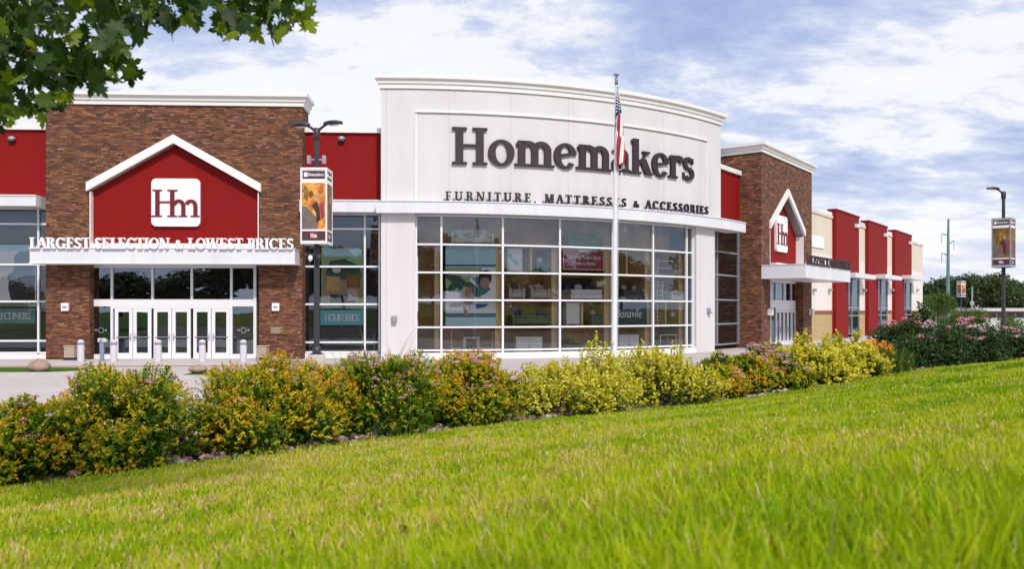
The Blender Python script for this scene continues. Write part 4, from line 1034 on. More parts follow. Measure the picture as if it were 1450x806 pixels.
turf_m = ground_mat('far_turf', [(.3, (.035, .075, .010)), (.7, (.10, .15, .02))], .25, .3, 8)
lot_m = ground_mat('parking_concrete', [(.25, (.42, .37, .36)), (.5, (.50, .45, .435)), (.8, (.56, .51, .49))], .16, .15, 40)
av = np.concatenate([np.arange(-30, 0, 1.0), np.arange(0, 34, .35), np.arange(34, 110, 2.0)])
sheet('lawn', av, np.concatenate([np.arange(0, 10, .4), np.arange(10, 60, 2.5)]), lawn_m)
sheet('planting_bed', av, np.array([-2.8, -2.2, -1.6, -1.0, -.5, -.12, -.001]), soil_m)
sheet('bank', av, np.array([-5.4, -5.0, -4.6, -4.2, -3.8, -3.4, -3, -2.801]), bank_m)
def flat(name, poly, z, mat):
    me = bpy.data.meshes.new(name); ar = sum(poly[i][0] * poly[(i + 1) % len(poly)][1] - poly[(i + 1) % len(poly)][0] * poly[i][1] for i in range(len(poly)))
    if ar < 0: poly = poly[::-1]
    me.from_pydata([(x, y, z) for x, y in poly], [], [tuple(range(len(poly)))]); me.materials.append(mat); me.update()
    o = bpy.data.objects.new(name, me); COL.objects.link(o); o['kind'] = 'structure'; return o
flat('ground', [(-1500, -1500), (2500, -1500), (2500, 2500), (-1500, 2500)], -.06, turf_m)
flat('parking_lot', [(-90, 12), (10, 12), (60, 40), (150, 130), (150, 190), (-90, 190)], -.004, lot_m)
# kerbed sidewalk along the left entrance, with its strip of red pavers
def strip(name, x0, x1, y0, y1, z1, mat, fr=FA):
    m = MB(fr); m.slab([(x0, y0), (x1, y0), (x1, y1), (x0, y1)], -.01, z1); o = m.build(name, mat); o['kind'] = 'structure'; return o
sx0, sx1 = FA.u(0) - 14, FA.u(560)
strip('sidewalk', sx0, sx1, -5.3, -.0525, .015, 'concrete'); strip('paver_strip', sx0, sx1, -6.1, -5.303, .012, 'redpave'); strip('kerb', sx0, sx1, -6.4, -6.103, .018, 'kerb')
strip('sidewalk', FB.u(1082) - 1, XE, -5.5, -.01, .015, 'concrete', FB)
# grass islands in the drive
def island(x0, x1, y0, y1, rnd):
    pts = [(x0, y0), (x1 - rnd, y0)] + [(x1 - rnd + rnd * math.sin(R(a)), (y0 + y1) / 2 - (y1 - y0) / 2 * math.cos(R(a))) for a in range(10, 180, 10)] + [(x1 - rnd, y1), (x0, y1)]
    m = MB(); m.slab(pts, -.02, .12); o = m.build('kerb', 'kerb'); o['kind'] = 'structure'
    c = ((x0 + x1) / 2, (y0 + y1) / 2); k = [(c[0] + (a - c[0]) * (1 - .3 / abs(x1 - x0) * 2), c[1] + (b - c[1]) * .82) for a, b in pts]
    flat('island_turf', k, .128, M['_turf_s']); return k
M['_turf_s'] = ground_mat('island_grass', [(.3, (.03, .085, .008)), (.7, (.075, .15, .014))], 2, .5, 30)
island(-60, -15.7, 29.9, 32.8, 1.2)
k2 = island(-11.7, -5.5, 28.6, 31.2, 1.0)

# ---- grass blades
def vnoise(x, y, sc_, seed):
    g = np.random.default_rng(seed).random((64, 64)); u = x * sc_ + 1000; v = y * sc_ + 1000
    i = np.floor(u).astype(int); j = np.floor(v).astype(int); fu = u - i; fv = v - j; fu = fu * fu * (3 - 2 * fu); fv = fv * fv * (3 - 2 * fv)
    G = lambda a, b: g[a % 64, b % 64]
    return (G(i, j) * (1 - fu) + G(i + 1, j) * fu) * (1 - fv) + (G(i, j + 1) * (1 - fu) + G(i + 1, j + 1) * fu) * fv
def make_grass():
    P = []; AX = []; NR = []; LL = []; WW = []; TT = []
    for r0, r1, dens, wd in ((.55, 2.6, 4200, .0065), (2.6, 4.5, 3400, .0075), (4.5, 7.5, 1900, .0095), (7.5, 12, 950, .013), (12, 20, 420, .019), (20, 34, 140, .032), (34, 60, 40, .06)):
        hw = R(82 if r1 < 8 else 58); area = (r1 ** 2 - r0 ** 2) * hw; n = int(area * dens)
        r = np.sqrt(rng.random(n) * (r1 ** 2 - r0 ** 2) + r0 ** 2); t = (rng.random(n) * 2 - 1) * hw
        x = r * np.sin(t); y = r * np.cos(t); a, s = ab(x, y)
        k = (s > .0 + .05 * rng.random(n)) & (s < 40); x, y, a, s, r, t = x[k], y[k], a[k], s[k], r[k], t[k]; n = len(x)
        z = hgt(a, s) - .004
        n1 = vnoise(x, y, .55, 1); n2 = vnoise(x, y, 2.6, 2); n3 = vnoise(x, y, 12, 3)
        # the near right corner is longer, greener and deeper in tint
        lush = np.clip((x + .9) * .55 + .2 + (2.8 - r) * .35, 0, 1) * np.clip((4.6 - r) / 2.4, 0, 1)
        h = (.032 + .026 * rng.random(n) + .016 * n2) * (1 + 1.15 * lush * (0.6 + .8 * rng.random(n)))
        straw = rng.random(n) < np.clip(.29 + .5 * (n1 - .4) + .6 * (n2 - .5) + .8 * (n3 - .5), .02, .85) * (1 - .8 * lush) * (1 - .45 * np.clip((x - .3) * .3, 0, 1)) + .30 * np.exp(-((s - .75 - .15 * np.sin(a * .6)) / .16) ** 2) + .22 * np.exp(-((s - 2.3 - .2 * np.sin(a * .5 + 1)) / .22) ** 2) * n2
        ti = np.where(straw, .68 + .32 * rng.random(n), .12 - .07 * np.clip((x - .3) * .3, 0, 1) + .22 * n1 + .16 * n2 + .14 * n3 + .18 * rng.random(n) - .14 * lush + .05 * np.tanh(4 * np.sin(s * 5.7)) * np.clip(r / 5 - .4, 0, 1))
        h = np.where(straw, h * .8, h)
        d = rng.normal(size=(n, 3)) * np.array([.36, .36, 0]); d[:, 2] = 1
        nr = rng.normal(size=(n, 3)); nr[:, 2] = .1; h = h * (.75 + .5 * n3)
        P.append(np.stack([x, y, z], 1)); AX.append(d); NR.append(nr); LL.append(h); WW.append(wd * (.7 + .6 * rng.random(n))); TT.append(ti)
    P = np.concatenate(P); o = leaf_mesh('grass', P, np.concatenate(AX), np.concatenate(NR), np.concatenate(LL), np.concatenate(WW), np.concatenate(TT), 'grass', shape='blade')
    tag(o, 'mown lawn grass with straw coloured tips sloping down to the shrubs', 'grass', kind='stuff')
    pass
make_grass()

# ---- river stones in the bed
def stones():
    n = 5200; a = rng.uniform(-1, 26, n); s = -.05 - 1.9 * rng.random(n) ** 1.3; x, y = xy(a, s); z = hgt(a, s)
    t = np.linspace(0, math.pi, 6); w = np.linspace(0, 2 * math.pi, 9)[:-1]
    sp = np.array([(math.sin(i) * math.cos(j), math.sin(i) * math.sin(j), math.cos(i)) for i in t for j in w]); k = len(sp)
    sz = .022 + .032 * rng.random(n) ** 1.5
    scl = np.stack([sz * (1 + .5 * rng.random(n)), sz, sz * (.55 + .25 * rng.random(n))], 1)
    ro = rng.uniform(0, 6.28, n); c, q = np.cos(ro), np.sin(ro)
    v = sp[None] * (1 + .10 * rng.normal(size=(n, k, 1))) * scl[:, None]
    v = np.stack([v[..., 0] * c[:, None] - v[..., 1] * q[:, None], v[..., 0] * q[:, None] + v[..., 1] * c[:, None], v[..., 2]], -1) + np.stack([x, y, z + sz * .45 + .05 * rng.random(n)], 1)[:, None]
    fc = []
    for i in range(5):
        for j in range(8):
            j2 = (j + 1) % 8; fc += [(i * 8 + j, (i + 1) * 8 + j, (i + 1) * 8 + j2), (i * 8 + j, (i + 1) * 8 + j2, i * 8 + j2)]
    fc = (np.arange(n)[:, None, None] * k + np.array(fc)[None]).reshape(-1, 3); co = v.reshape(-1, 3).astype(np.float32)
    me = bpy.data.meshes.new('river_stones'); me.vertices.add(len(co)); me.vertices.foreach_set('co', co.ravel()); nf = len(fc)
    me.loops.add(nf * 3); me.loops.foreach_set('vertex_index', fc.ravel().astype(np.int32)); me.polygons.add(nf)
    me.polygons.foreach_set('loop_start', np.arange(0, nf * 3, 3, dtype=np.int32)); me.polygons.foreach_set('loop_total', np.full(nf, 3, np.int32)); me.polygons.foreach_set('use_smooth', np.ones(nf, bool))
    at = me.attributes.new('tint', 'FLOAT', 'POINT'); at.data.foreach_set('value', np.repeat(rng.random(n).astype(np.float32), k))
    m, nt, out = new_mat('river_stone'); an = nt.nodes.new('ShaderNodeAttribute'); an.attribute_name = 'tint'
    col = ramp(nt, an.outputs['Fac'], [(0, (.08, .05, .05)), (.3, (.19, .12, .11)), (.55, (.29, .20, .17)), (.8, (.33, .27, .25)), (1, (.46, .38, .34))])
    b = nt.nodes.new('ShaderNodeBsdfPrincipled'); b.inputs['Roughness'].default_value = .7; nt.links.new(col, b.inputs['Base Color']); nt.links.new(b.outputs[0], out.inputs['Surface'])
    me.materials.append(m); me.update(calc_edges=True); o = bpy.data.objects.new('river_stones', me); COL.objects.link(o)
    tag(o, 'pinkish grey river stones spread under the shrubs along the lawn edge', 'stones', kind='stuff')
stones()

# ================================================================== SHRUBS
def mound(w, h, K, seed, flat_=.70):
    g = np.random.default_rng(seed)
    th = g.uniform(0, 6.283, K); el = np.arcsin(g.uniform(-.18, 1, K))
    c = np.stack([np.cos(th) * np.cos(el) * w / 2 * flat_, np.sin(th) * np.cos(el) * w / 2 * flat_, h * (.34 + .50 * np.sin(el))], 1)
    c *= (1 + .10 * g.normal(size=(K, 1))); r = w * g.uniform(.13, .19, K)
    c[:, 2] = np.clip(c[:, 2], .14 * h, None)
    return c, r
def shoots(w, h, K, n, seed, up=.55, jit=.35, inner=.55):
    c, r = mound(w, h, K, seed); i = rng.integers(0, K, n); d = rand_dirs(n, .35)
    f = inner + (1 - inner) * rng.random(n) ** .45
    p = c[i] + d * (r[i] * f)[:, None]
    out = p - np.array([0, 0, h * .3]); out /= np.linalg.norm(out, axis=1, keepdims=True)
    ax = out + d * .5 + np.array([0, 0, up]) + rng.normal(size=(n, 3)) * jit; ax /= np.linalg.norm(ax, axis=1, keepdims=True)
    p[:, 2] = np.clip(p[:, 2], .03, None); q = h * .94 / np.percentile(p[:, 2], 99.3); p[:, 2] *= q; c[:, 2] *= q; q = w * .49 / np.percentile(np.abs(p[:, 0]), 98.5); p[:, :2] *= q; c[:, :2] *= q
    return p, ax, f, c, r, i
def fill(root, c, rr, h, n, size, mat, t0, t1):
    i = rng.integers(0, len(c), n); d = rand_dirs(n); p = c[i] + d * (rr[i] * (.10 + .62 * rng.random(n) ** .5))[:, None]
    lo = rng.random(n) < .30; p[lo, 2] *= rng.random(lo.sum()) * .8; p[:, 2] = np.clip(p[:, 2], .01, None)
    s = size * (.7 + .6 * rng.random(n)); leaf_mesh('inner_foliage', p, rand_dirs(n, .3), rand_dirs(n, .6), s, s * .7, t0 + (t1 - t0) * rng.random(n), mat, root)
def stems(root, w, h, n=9, rad=.012, seed=1, mat='stem'):
    g = random.Random(seed); m = MB()
    for k in range(n):
        a = g.uniform(0, 6.28); q = g.uniform(.15, .36) * w; z = h * g.uniform(.5, .8)
        m.tube([(q * .12 * math.cos(a), q * .12 * math.sin(a), -.06), (q * .5 * math.cos(a + .2), q * .5 * math.sin(a + .2), z * .5), (q * math.cos(a), q * math.sin(a), z)], [rad, rad * .8, rad * .4], 5)
    m.build('stems', mat, root)
def spirea(label, px, d, wpx, top, nsh, seed, gold=.5, flowers=40, group='spirea shrubs along the lawn edge', dx=0):
    x = (px - 725) / F * d; zb = zat(x, d); w = wpx / F * d; h = EYE + (HZ - top) / F * d - zb
    w *= .93; r = thing('spirea_shrub', label, 'shrub', (x, d, zb), 0, group)
    nsh = int(nsh * 2.3); p, ax, f, c, rr, ci = shoots(w, h * .93, 26, nsh, seed)
    k = 12; sl = .075
    j = np.tile(np.arange(k) / (k - 1), nsh); P = np.repeat(p, k, 0) + np.repeat(ax, k, 0) * (j * sl)[:, None]
    sp = rand_dirs(nsh * k); A_ = np.repeat(ax, k, 0) * (.35 + .5 * j)[:, None] + sp * .75; A_[:, 2] -= .18
    nr = np.repeat(ax, k, 0) + rng.normal(size=(nsh * k, 3)) * .35; nr[:, 2] += .7
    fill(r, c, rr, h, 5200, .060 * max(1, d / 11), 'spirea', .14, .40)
    cg = np.random.default_rng(seed + 5).normal(size=26) * .12
    sg = (rng.random(nsh) < gold) * (.28 + .14 * rng.random(nsh)) * np.clip((f - .45) / .4, 0, 1)
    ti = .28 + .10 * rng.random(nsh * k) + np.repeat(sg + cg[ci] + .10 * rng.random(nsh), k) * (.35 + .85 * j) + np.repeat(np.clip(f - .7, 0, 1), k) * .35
    sz = (.025 + .011 * rng.random(nsh * k)) * max(1, d / 10)
    leaf_mesh('foliage', P, A_, nr, sz, sz * .55, np.clip(ti, 0, 1), 'spirea', r)
    stems(r, w, h, 10, .010, seed)
    if flowers:
        q = np.where((p[:, 2] > h * .45) & (f > .8))[0]; q = rng.choice(q, min(flowers, len(q)), replace=False); n = 34
        cp = np.repeat(p[q] + ax[q] * (sl + .02), n, 0); off = rng.normal(size=(len(cp), 3)) * np.array([.020, .020, .006]) * max(1, d / 11)
        up = rand_dirs(len(cp)) * .8 + np.array([0, 0, .6]); ps = (.012 + .006 * rng.random(len(cp))) * max(1, d / 10)
        leaf_mesh('blossoms', cp + off, up, rand_dirs(len(cp), 1.0), ps, ps * .8, np.clip(np.repeat(rng.random(len(q)), n) * .7 + .3 * rng.random(len(cp)), 0, 1), 'pink', r)
    return r
def euonymus(label, px, d, wpx, top, nsh, seed, spikes=(), group='yellow variegated shrubs along the lawn edge'):
    x = (px - 725) / F * d; zb = zat(x, d); w = wpx / F * d; h = EYE + (HZ - top) / F * d - zb
    r = thing('variegated_shrub', label, 'shrub', (x, d, zb), 0, group)
    p, ax, f, c, rr, ci = shoots(w, h * .80, 24, nsh, seed, up=1.1, jit=.3)
    ext = [(p, ax, np.full(nsh, .17))]
    for (dxp, tp) in spikes:
        n = 16; tz = EYE + (HZ - tp) / F * d - zb
        q = np.stack([np.full(n, dxp / F * d) + rng.normal(size=n) * .05, rng.normal(size=n) * .05, np.linspace(h * .6, tz - .13, n)], 1)
        ext.append((q, np.tile([[.05, 0, 1.]], (n, 1)) + rng.normal(size=(n, 3)) * .22, np.full(n, .14)))
    p = np.concatenate([e_[0] for e_ in ext]); ax = np.concatenate([e_[1] for e_ in ext]); sl = np.concatenate([e_[2] for e_ in ext]); n = len(p)
    k = 14; j = np.tile(np.arange(k) / (k - 1), n); P = np.repeat(p, k, 0) + np.repeat(ax, k, 0) * (j * np.repeat(sl, k))[:, None]
    A_ = np.repeat(ax, k, 0) * .55 + rand_dirs(n * k) * .8
    nr = np.repeat(ax, k, 0) + rng.normal(size=(n * k, 3)) * .5
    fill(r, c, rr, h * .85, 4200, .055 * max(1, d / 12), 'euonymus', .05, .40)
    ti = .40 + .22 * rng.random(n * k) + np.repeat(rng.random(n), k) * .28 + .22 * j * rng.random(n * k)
    sz = (.042 + .016 * rng.random(n * k)) * max(1, d / 12)
    leaf_mesh('foliage', P, A_, nr, sz, sz * .55, np.clip(ti, 0, 1), 'euonymus', r); stems(r, w, h, 12, .010, seed)
    return r
def rose(label, px, d, wpx, top, nsh, seed, flowers, spikes=(), group='rose bushes at the far end of the bed'):
    x = (px - 725) / F * d; zb = zat(x, d); w = wpx / F * d; h = EYE + (HZ - top) / F * d - zb
    r = thing('rose_bush', label, 'rose bush', (x, d, zb), 0, group)
    p, ax, f, c, rr, ci = shoots(w, h * .92, 26, nsh, seed, up=.6)
    for (dxp, tp) in spikes:
        n = 60; tz = EYE + (HZ - tp) / F * d - zb; t = rng.random(n)
        q = np.stack([dxp / F * d + rng.normal(size=n) * .13 * (1.2 - t), rng.normal(size=n) * .13, h * .6 + (tz - h * .6 - .1) * t], 1); p = np.concatenate([p, q]); ax = np.concatenate([ax, rand_dirs(n, 1.2)])
    n = len(p); k = 9; j = np.tile(np.arange(k) / (k - 1), n); P = np.repeat(p, k, 0) + np.repeat(ax, k, 0) * (j * .16)[:, None]
    A_ = np.repeat(ax, k, 0) * .4 + rand_dirs(n * k); nr = np.repeat(ax, k, 0) + rng.normal(size=(n * k, 3)) * .5; sz = .055 + .03 * rng.random(n * k)
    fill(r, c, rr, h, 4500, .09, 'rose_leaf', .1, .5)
    ti = np.clip(.15 + .45 * rng.random(n * k) + .3 * j * np.repeat(rng.random(n), k), 0, 1)
    leaf_mesh('foliage', P, A_, nr, sz, sz * .6, ti, 'rose_leaf', r); stems(r, w, h, 10, .012, seed)
    q = np.where((p[:nsh, 2] > h * .50) & (f > .72))[0]; wt = (p[q, 2] / h) ** 5; q = rng.choice(q, min(flowers, len(q)), replace=False, p=wt / wt.sum()); n = 44
    cp = np.repeat(p[q] + ax[q] * .17, n, 0); off = rng.normal(size=(len(cp), 3)) * np.array([.045, .045, .025]); ps = .030 + .018 * rng.random(len(cp))
    leaf_mesh('blossoms', cp + off, rand_dirs(len(cp), .6), rand_dirs(len(cp), .6), ps, ps * .9, np.clip(np.repeat(rng.random(len(q)), n) * .75 + .25 * rng.random(len(cp)), 0, 1), 'rose_pink', r)
    return r
spirea('green and gold spirea at the left end of the bed, cut by the frame', 18, 7.45, 150, 558, 950, 1, .40, 26)
spirea('big rounded gold tipped spirea between the cut-off shrub and the pile of stones', 168, 8.1, 226, 510, 1500, 2, .55, 40)
spirea('wide orange gold spirea standing right of the gap with pale drive', 372, 8.95, 206, 498, 1500, 3, .72, 40)
spirea('small golden spirea mound tucked behind the wide orange one', 452, 9.7, 118, 508, 700, 4, .85, 12)
spirea('dark green spirea with the most pink flowers, below the HOME OFFICE sign', 542, 10.1, 166, 494, 1250, 5, .40, 130)
spirea('gold and pink spirea left of the first yellow variegated shrub', 662, 11.1, 160, 493, 1250, 6, .66, 90)
euonymus('ragged yellow shrub with two tall shoots in front of the flagpole', 808, 12.5, 172, 503, 950, 7, spikes=((32, 474), (48, 484), (20, 488), (-28, 512), (58, 497), (-60, 520)))
euonymus('dense pale yellow shrub right of the flagpole', 935, 14.0, 165, 490, 950, 8, spikes=((-30, 486), (25, 488)))
spirea('golden spirea behind the right end of the pale yellow shrub', 1010, 15.4, 92, 499, 620, 9, .62, 24)
spirea('narrow golden spirea between two other golden spireas, below the brick corner', 1054, 16.4, 78, 499, 520, 10, .56, 26)
spirea('pinkish gold spirea with purple tinted side, last one before the yellow pair', 1104, 17.3, 92, 497, 600, 11, .62, 80)
spirea('pink flowered spirea peeping out behind the golden ones at the brick corner', 1085, 20.0, 70, 485, 420, 12, .3, 110)
euonymus('yellow shrub with upright shoots below the corner entrance doors', 1152, 18.7, 108, 482, 700, 13, spikes=((-12, 468), (-22, 476), (18, 474)))
euonymus('bright yellow shrub next to the orange flowers', 1205, 20.3, 84, 480, 620, 14, spikes=((6, 470), (-16, 472)))
rose('large dark rose bush with a tall leafy spike, behind the orange flowers', 1296, 24.2, 128, 454, 1300, 21, 20, spikes=((8, 430), (14, 438), (-2, 444)))
rose('broad dark rose bush covered in pink flowers on top, on the right', 1366, 25.2, 118, 452, 1250, 22, 28)
rose('distant low rose bush under the lamp post, cut by the frame', 1437, 30.5, 78, 466, 800, 23, 18)
# orange day lilies
def lilies(label, px, d, wpx, top, seed):
    x = (px - 725) / F * d; zb = zat(x, d); w = wpx / F * d; h = EYE + (HZ - top) / F * d - zb
    r = thing('daylily_clump', label, 'flowers', (x, d, zb))
    n = 1500; q = rng.normal(size=(n, 2)) * w * .24; p = np.stack([q[:, 0], q[:, 1], np.zeros(n)], 1); ax = rng.normal(size=(n, 3)) * .35; ax[:, 2] = 1
    leaf_mesh('foliage', p, ax, rng.normal(size=(n, 3)), h * (.6 + .3 * rng.random(n)), .03, .35 + .5 * rng.random(n), 'bush_leaf', r, shape='blade')
    k = 110; q = rng.normal(size=(k, 2)) * w * .24; z = h * (.62 + .36 * rng.random(k)) * np.exp(-(q ** 2).sum(1) / (w * .7) ** 2)
    c = np.repeat(np.stack([q[:, 0], q[:, 1], z], 1), 12, 0); dd = rand_dirs(len(c), .5)
    leaf_mesh('blossoms', c, dd, rand_dirs(len(c), .8), .09, .045, np.repeat(rng.random(k), 12), 'orange_petal', r)
lilies('clump of orange and yellow flowers between the yellow shrub and the rose bush', 1238, 21.8, 70, 480, 3)
# wild grass tuft and weeds standing behind the spireas
def tuft(label, px, d, wpx, top, n, seed):
    x = (px - 725) / F * d; zb = zat(x, d); w = wpx / F * d; h = EYE + (HZ - top) / F * d - zb
    r = thing('tall_grass', label, 'grass tuft', (x, d, zb), 0, 'tall grass tufts')
    q = rng.normal(size=(n, 2)) * w * .22; ax = rng.normal(size=(n, 3)) * .26; ax[:, 2] = 1
    leaf_mesh('blades', np.stack([q[:, 0], q[:, 1], np.zeros(n)], 1), ax, rng.normal(size=(n, 3)), h * (.45 + .55 * rng.random(n)), .010, .3 + .5 * rng.random(n), 'bush_leaf', r, shape='blade')
tuft('thin green grass stems rising behind the pink spirea, in front of the white pier', 540, 11.9, 70, 446, 46, 1)
tuft('bushy green grass tuft behind the pink spirea, below the HOME OFFICE sign', 500, 11.5, 48, 474, 90, 2)
tuft('low green grass tuft growing at the foot of the pink spirea', 560, 9.62, 80, 575, 120, 3)
tuft('low green grass tuft at the foot of the gold and pink spirea', 668, 10.75, 70, 572, 110, 4)

# ================================================================== TREES
def tree(name, label, cat, loc, H, wid, n, seed, mat='far_leaf', leaf=.52, group=None, trunk=.28, low=.22):
    g = np.random.default_rng(seed); r = thing(name, label, cat, loc, 0, group)
    n = int(n * (2 if mat == 'far_leaf' else 1.4)); K = 26; th = g.uniform(0, 6.28, K); el = g.uniform(-.55, 1, K)
    c = np.stack([np.cos(th) * np.sqrt(1 - np.clip(el, -1, 1) ** 2 * .9) * wid * .34, np.sin(th) * np.sqrt(1 - np.clip(el, -1, 1) ** 2 * .9) * wid * .34, H * (low + (1 - low) * .5) + el * H * (1 - low) * .36], 1)
    c[:, 2] += g.normal(size=K) * .03 * H
    rr = wid * g.uniform(.12, .24, K)
    i = g.integers(0, K, n); d = g.normal(size=(n, 3)); d /= np.linalg.norm(d, axis=1, keepdims=True)
    p = c[i] + d * (rr[i] * (.35 + .65 * g.random(n) ** .5))[:, None] * np.array([1, 1, .8])
    nr = d + g.normal(size=(n, 3)) * .5 + np.array([0, 0, .5]); ax = g.normal(size=(n, 3)); ax[:, 2] -= .3
    ti = np.clip(.35 + .35 * g.random(n) + (g.normal(size=K) * .14)[i], 0, 1)
    s = leaf * (.6 + .8 * g.random(n))
    leaf_mesh('crown', p, ax, nr, s, s * .7, ti, mat, r)
    m = MB(); m.tube([(0, 0, -.2), (.05 * trunk, 0, H * .25), (.0, .1, H * .5), (.1, 0, H * .75)], [trunk, trunk * .75, trunk * .5, trunk * .2], 9)
    for k in range(7):
        q = c[k]; z0 = H * g.uniform(.2, .45); m.tube([(0, 0, z0), (q[0] * .5, q[1] * .5, (z0 + q[2]) / 2 + .03 * H), tuple(q)], [trunk * .42, trunk * .28, trunk * .1], 6)
    m.build('trunk', 'bark', r); return r
def at(px, d): return ((px - 725) / F * d, d, -.05)
def hfor(top, d): return EYE + (HZ - top) / F * d + .05
tree('broadleaf_tree', 'dark green tree rising right beside the far end of the store', 'tree', at(1322, 175), hfor(397, 175), 9, 2600, 31, group='trees beyond the parking lot')
tree('broadleaf_tree', 'thin dark tree with two tops between the green pole and the orange banner', 'tree', at(1353, 180), hfor(393, 180), 10, 2000, 32, group='trees beyond the parking lot')
tree('broadleaf_tree', 'largest dark round tree, left of the lamp post with the banner', 'tree', at(1398, 165), hfor(389, 165), 13, 4200, 33, group='trees beyond the parking lot')
tree('broadleaf_tree', 'dark tree behind the pole of the right lamp post', 'tree', at(1424, 185), hfor(404, 185), 12, 2600, 34, group='trees beyond the parking lot')
tree('broadleaf_tree', 'dark loose tree at the right edge of the picture', 'tree', at(1450, 180), hfor(399, 180), 13, 2800, 35, group='trees beyond the parking lot')
tree('broadleaf_tree', 'lower dark tree filling in between the orange banner and the largest tree', 'tree', at(1374, 190), hfor(406, 190), 12, 2600, 36, group='trees beyond the parking lot')
tree('broadleaf_tree', 'dark tree far right, standing outside the picture edge', 'tree', at(1490, 180), hfor(396, 180), 14, 2600, 37, group='trees beyond the parking lot')
tree('small_tree', 'bright green rounded small tree left of the green steel pole', 'tree', at(1328, 110), hfor(413, 110), 5.2, 2400, 41, mat='bush_leaf', leaf=.24, low=.08, trunk=.12)
tree('small_tree', 'bright green low tree under the orange banner', 'tree', at(1374, 105), hfor(436, 105), 4.6, 1600, 42, mat='bush_leaf', leaf=.22, low=.02, trunk=.1)
tree('small_tree', 'bright green wide shrub right of the lamp post base', 'shrub', at(1446, 80), hfor(444, 80), 4.4, 1700, 43, mat='bush_leaf', leaf=.18, low=.02, trunk=.1)
tree('small_tree', 'bright green shrub between the small car and the rose bush', 'shrub', at(1352, 90), hfor(447, 90), 3.6, 1400, 44, mat='bush_leaf', leaf=.18, low=.02, trunk=.1)
# tree row across the road behind the camera: it is what the shop windows mirror
base_t = None
for k, (x, y, s) in enumerate(((-46, -34, 1.0), (-30, -44, 1.15), (-17, -38, .8), (-5, -50, 1.2), (9, -40, .9), (21, -36, 1.1), (34, -30, .85), (46, -40, 1.2), (60, -22, 1.0), (72, -6, 1.1), (82, 14, .95), (-60, -28, 1.1), (-38, -40, 1.0), (-23, -36, .9), (-11, -42, 1.05), (2, -46, 1.0), (15, -38, 1.1), (27, -40, .95), (40, -35, 1.05), (53, -32, .9), (66, -14, 1.1), (78, 4, .9), (88, 28, 1.0), (94, 44, .9))):
    if base_t is None: base_t = tree('roadside_tree', 'roadside tree mirrored in the shop windows', 'tree', (x, y, 0), 15.5, 11.5, 3000, 51, leaf=.75, group='trees mirrored in the windows', low=.0); o = base_t
    else: o = copy_tree(base_t)
    o.location = (x, y, zat(x, y) - .3 if ab(x, y)[1] < 55 else -.05); o.scale = (s, s, s * (0.58 + .26 * random.random()) * (.68 if x < -34 else 1)); o.rotation_euler = (0, 0, k * 1.7)

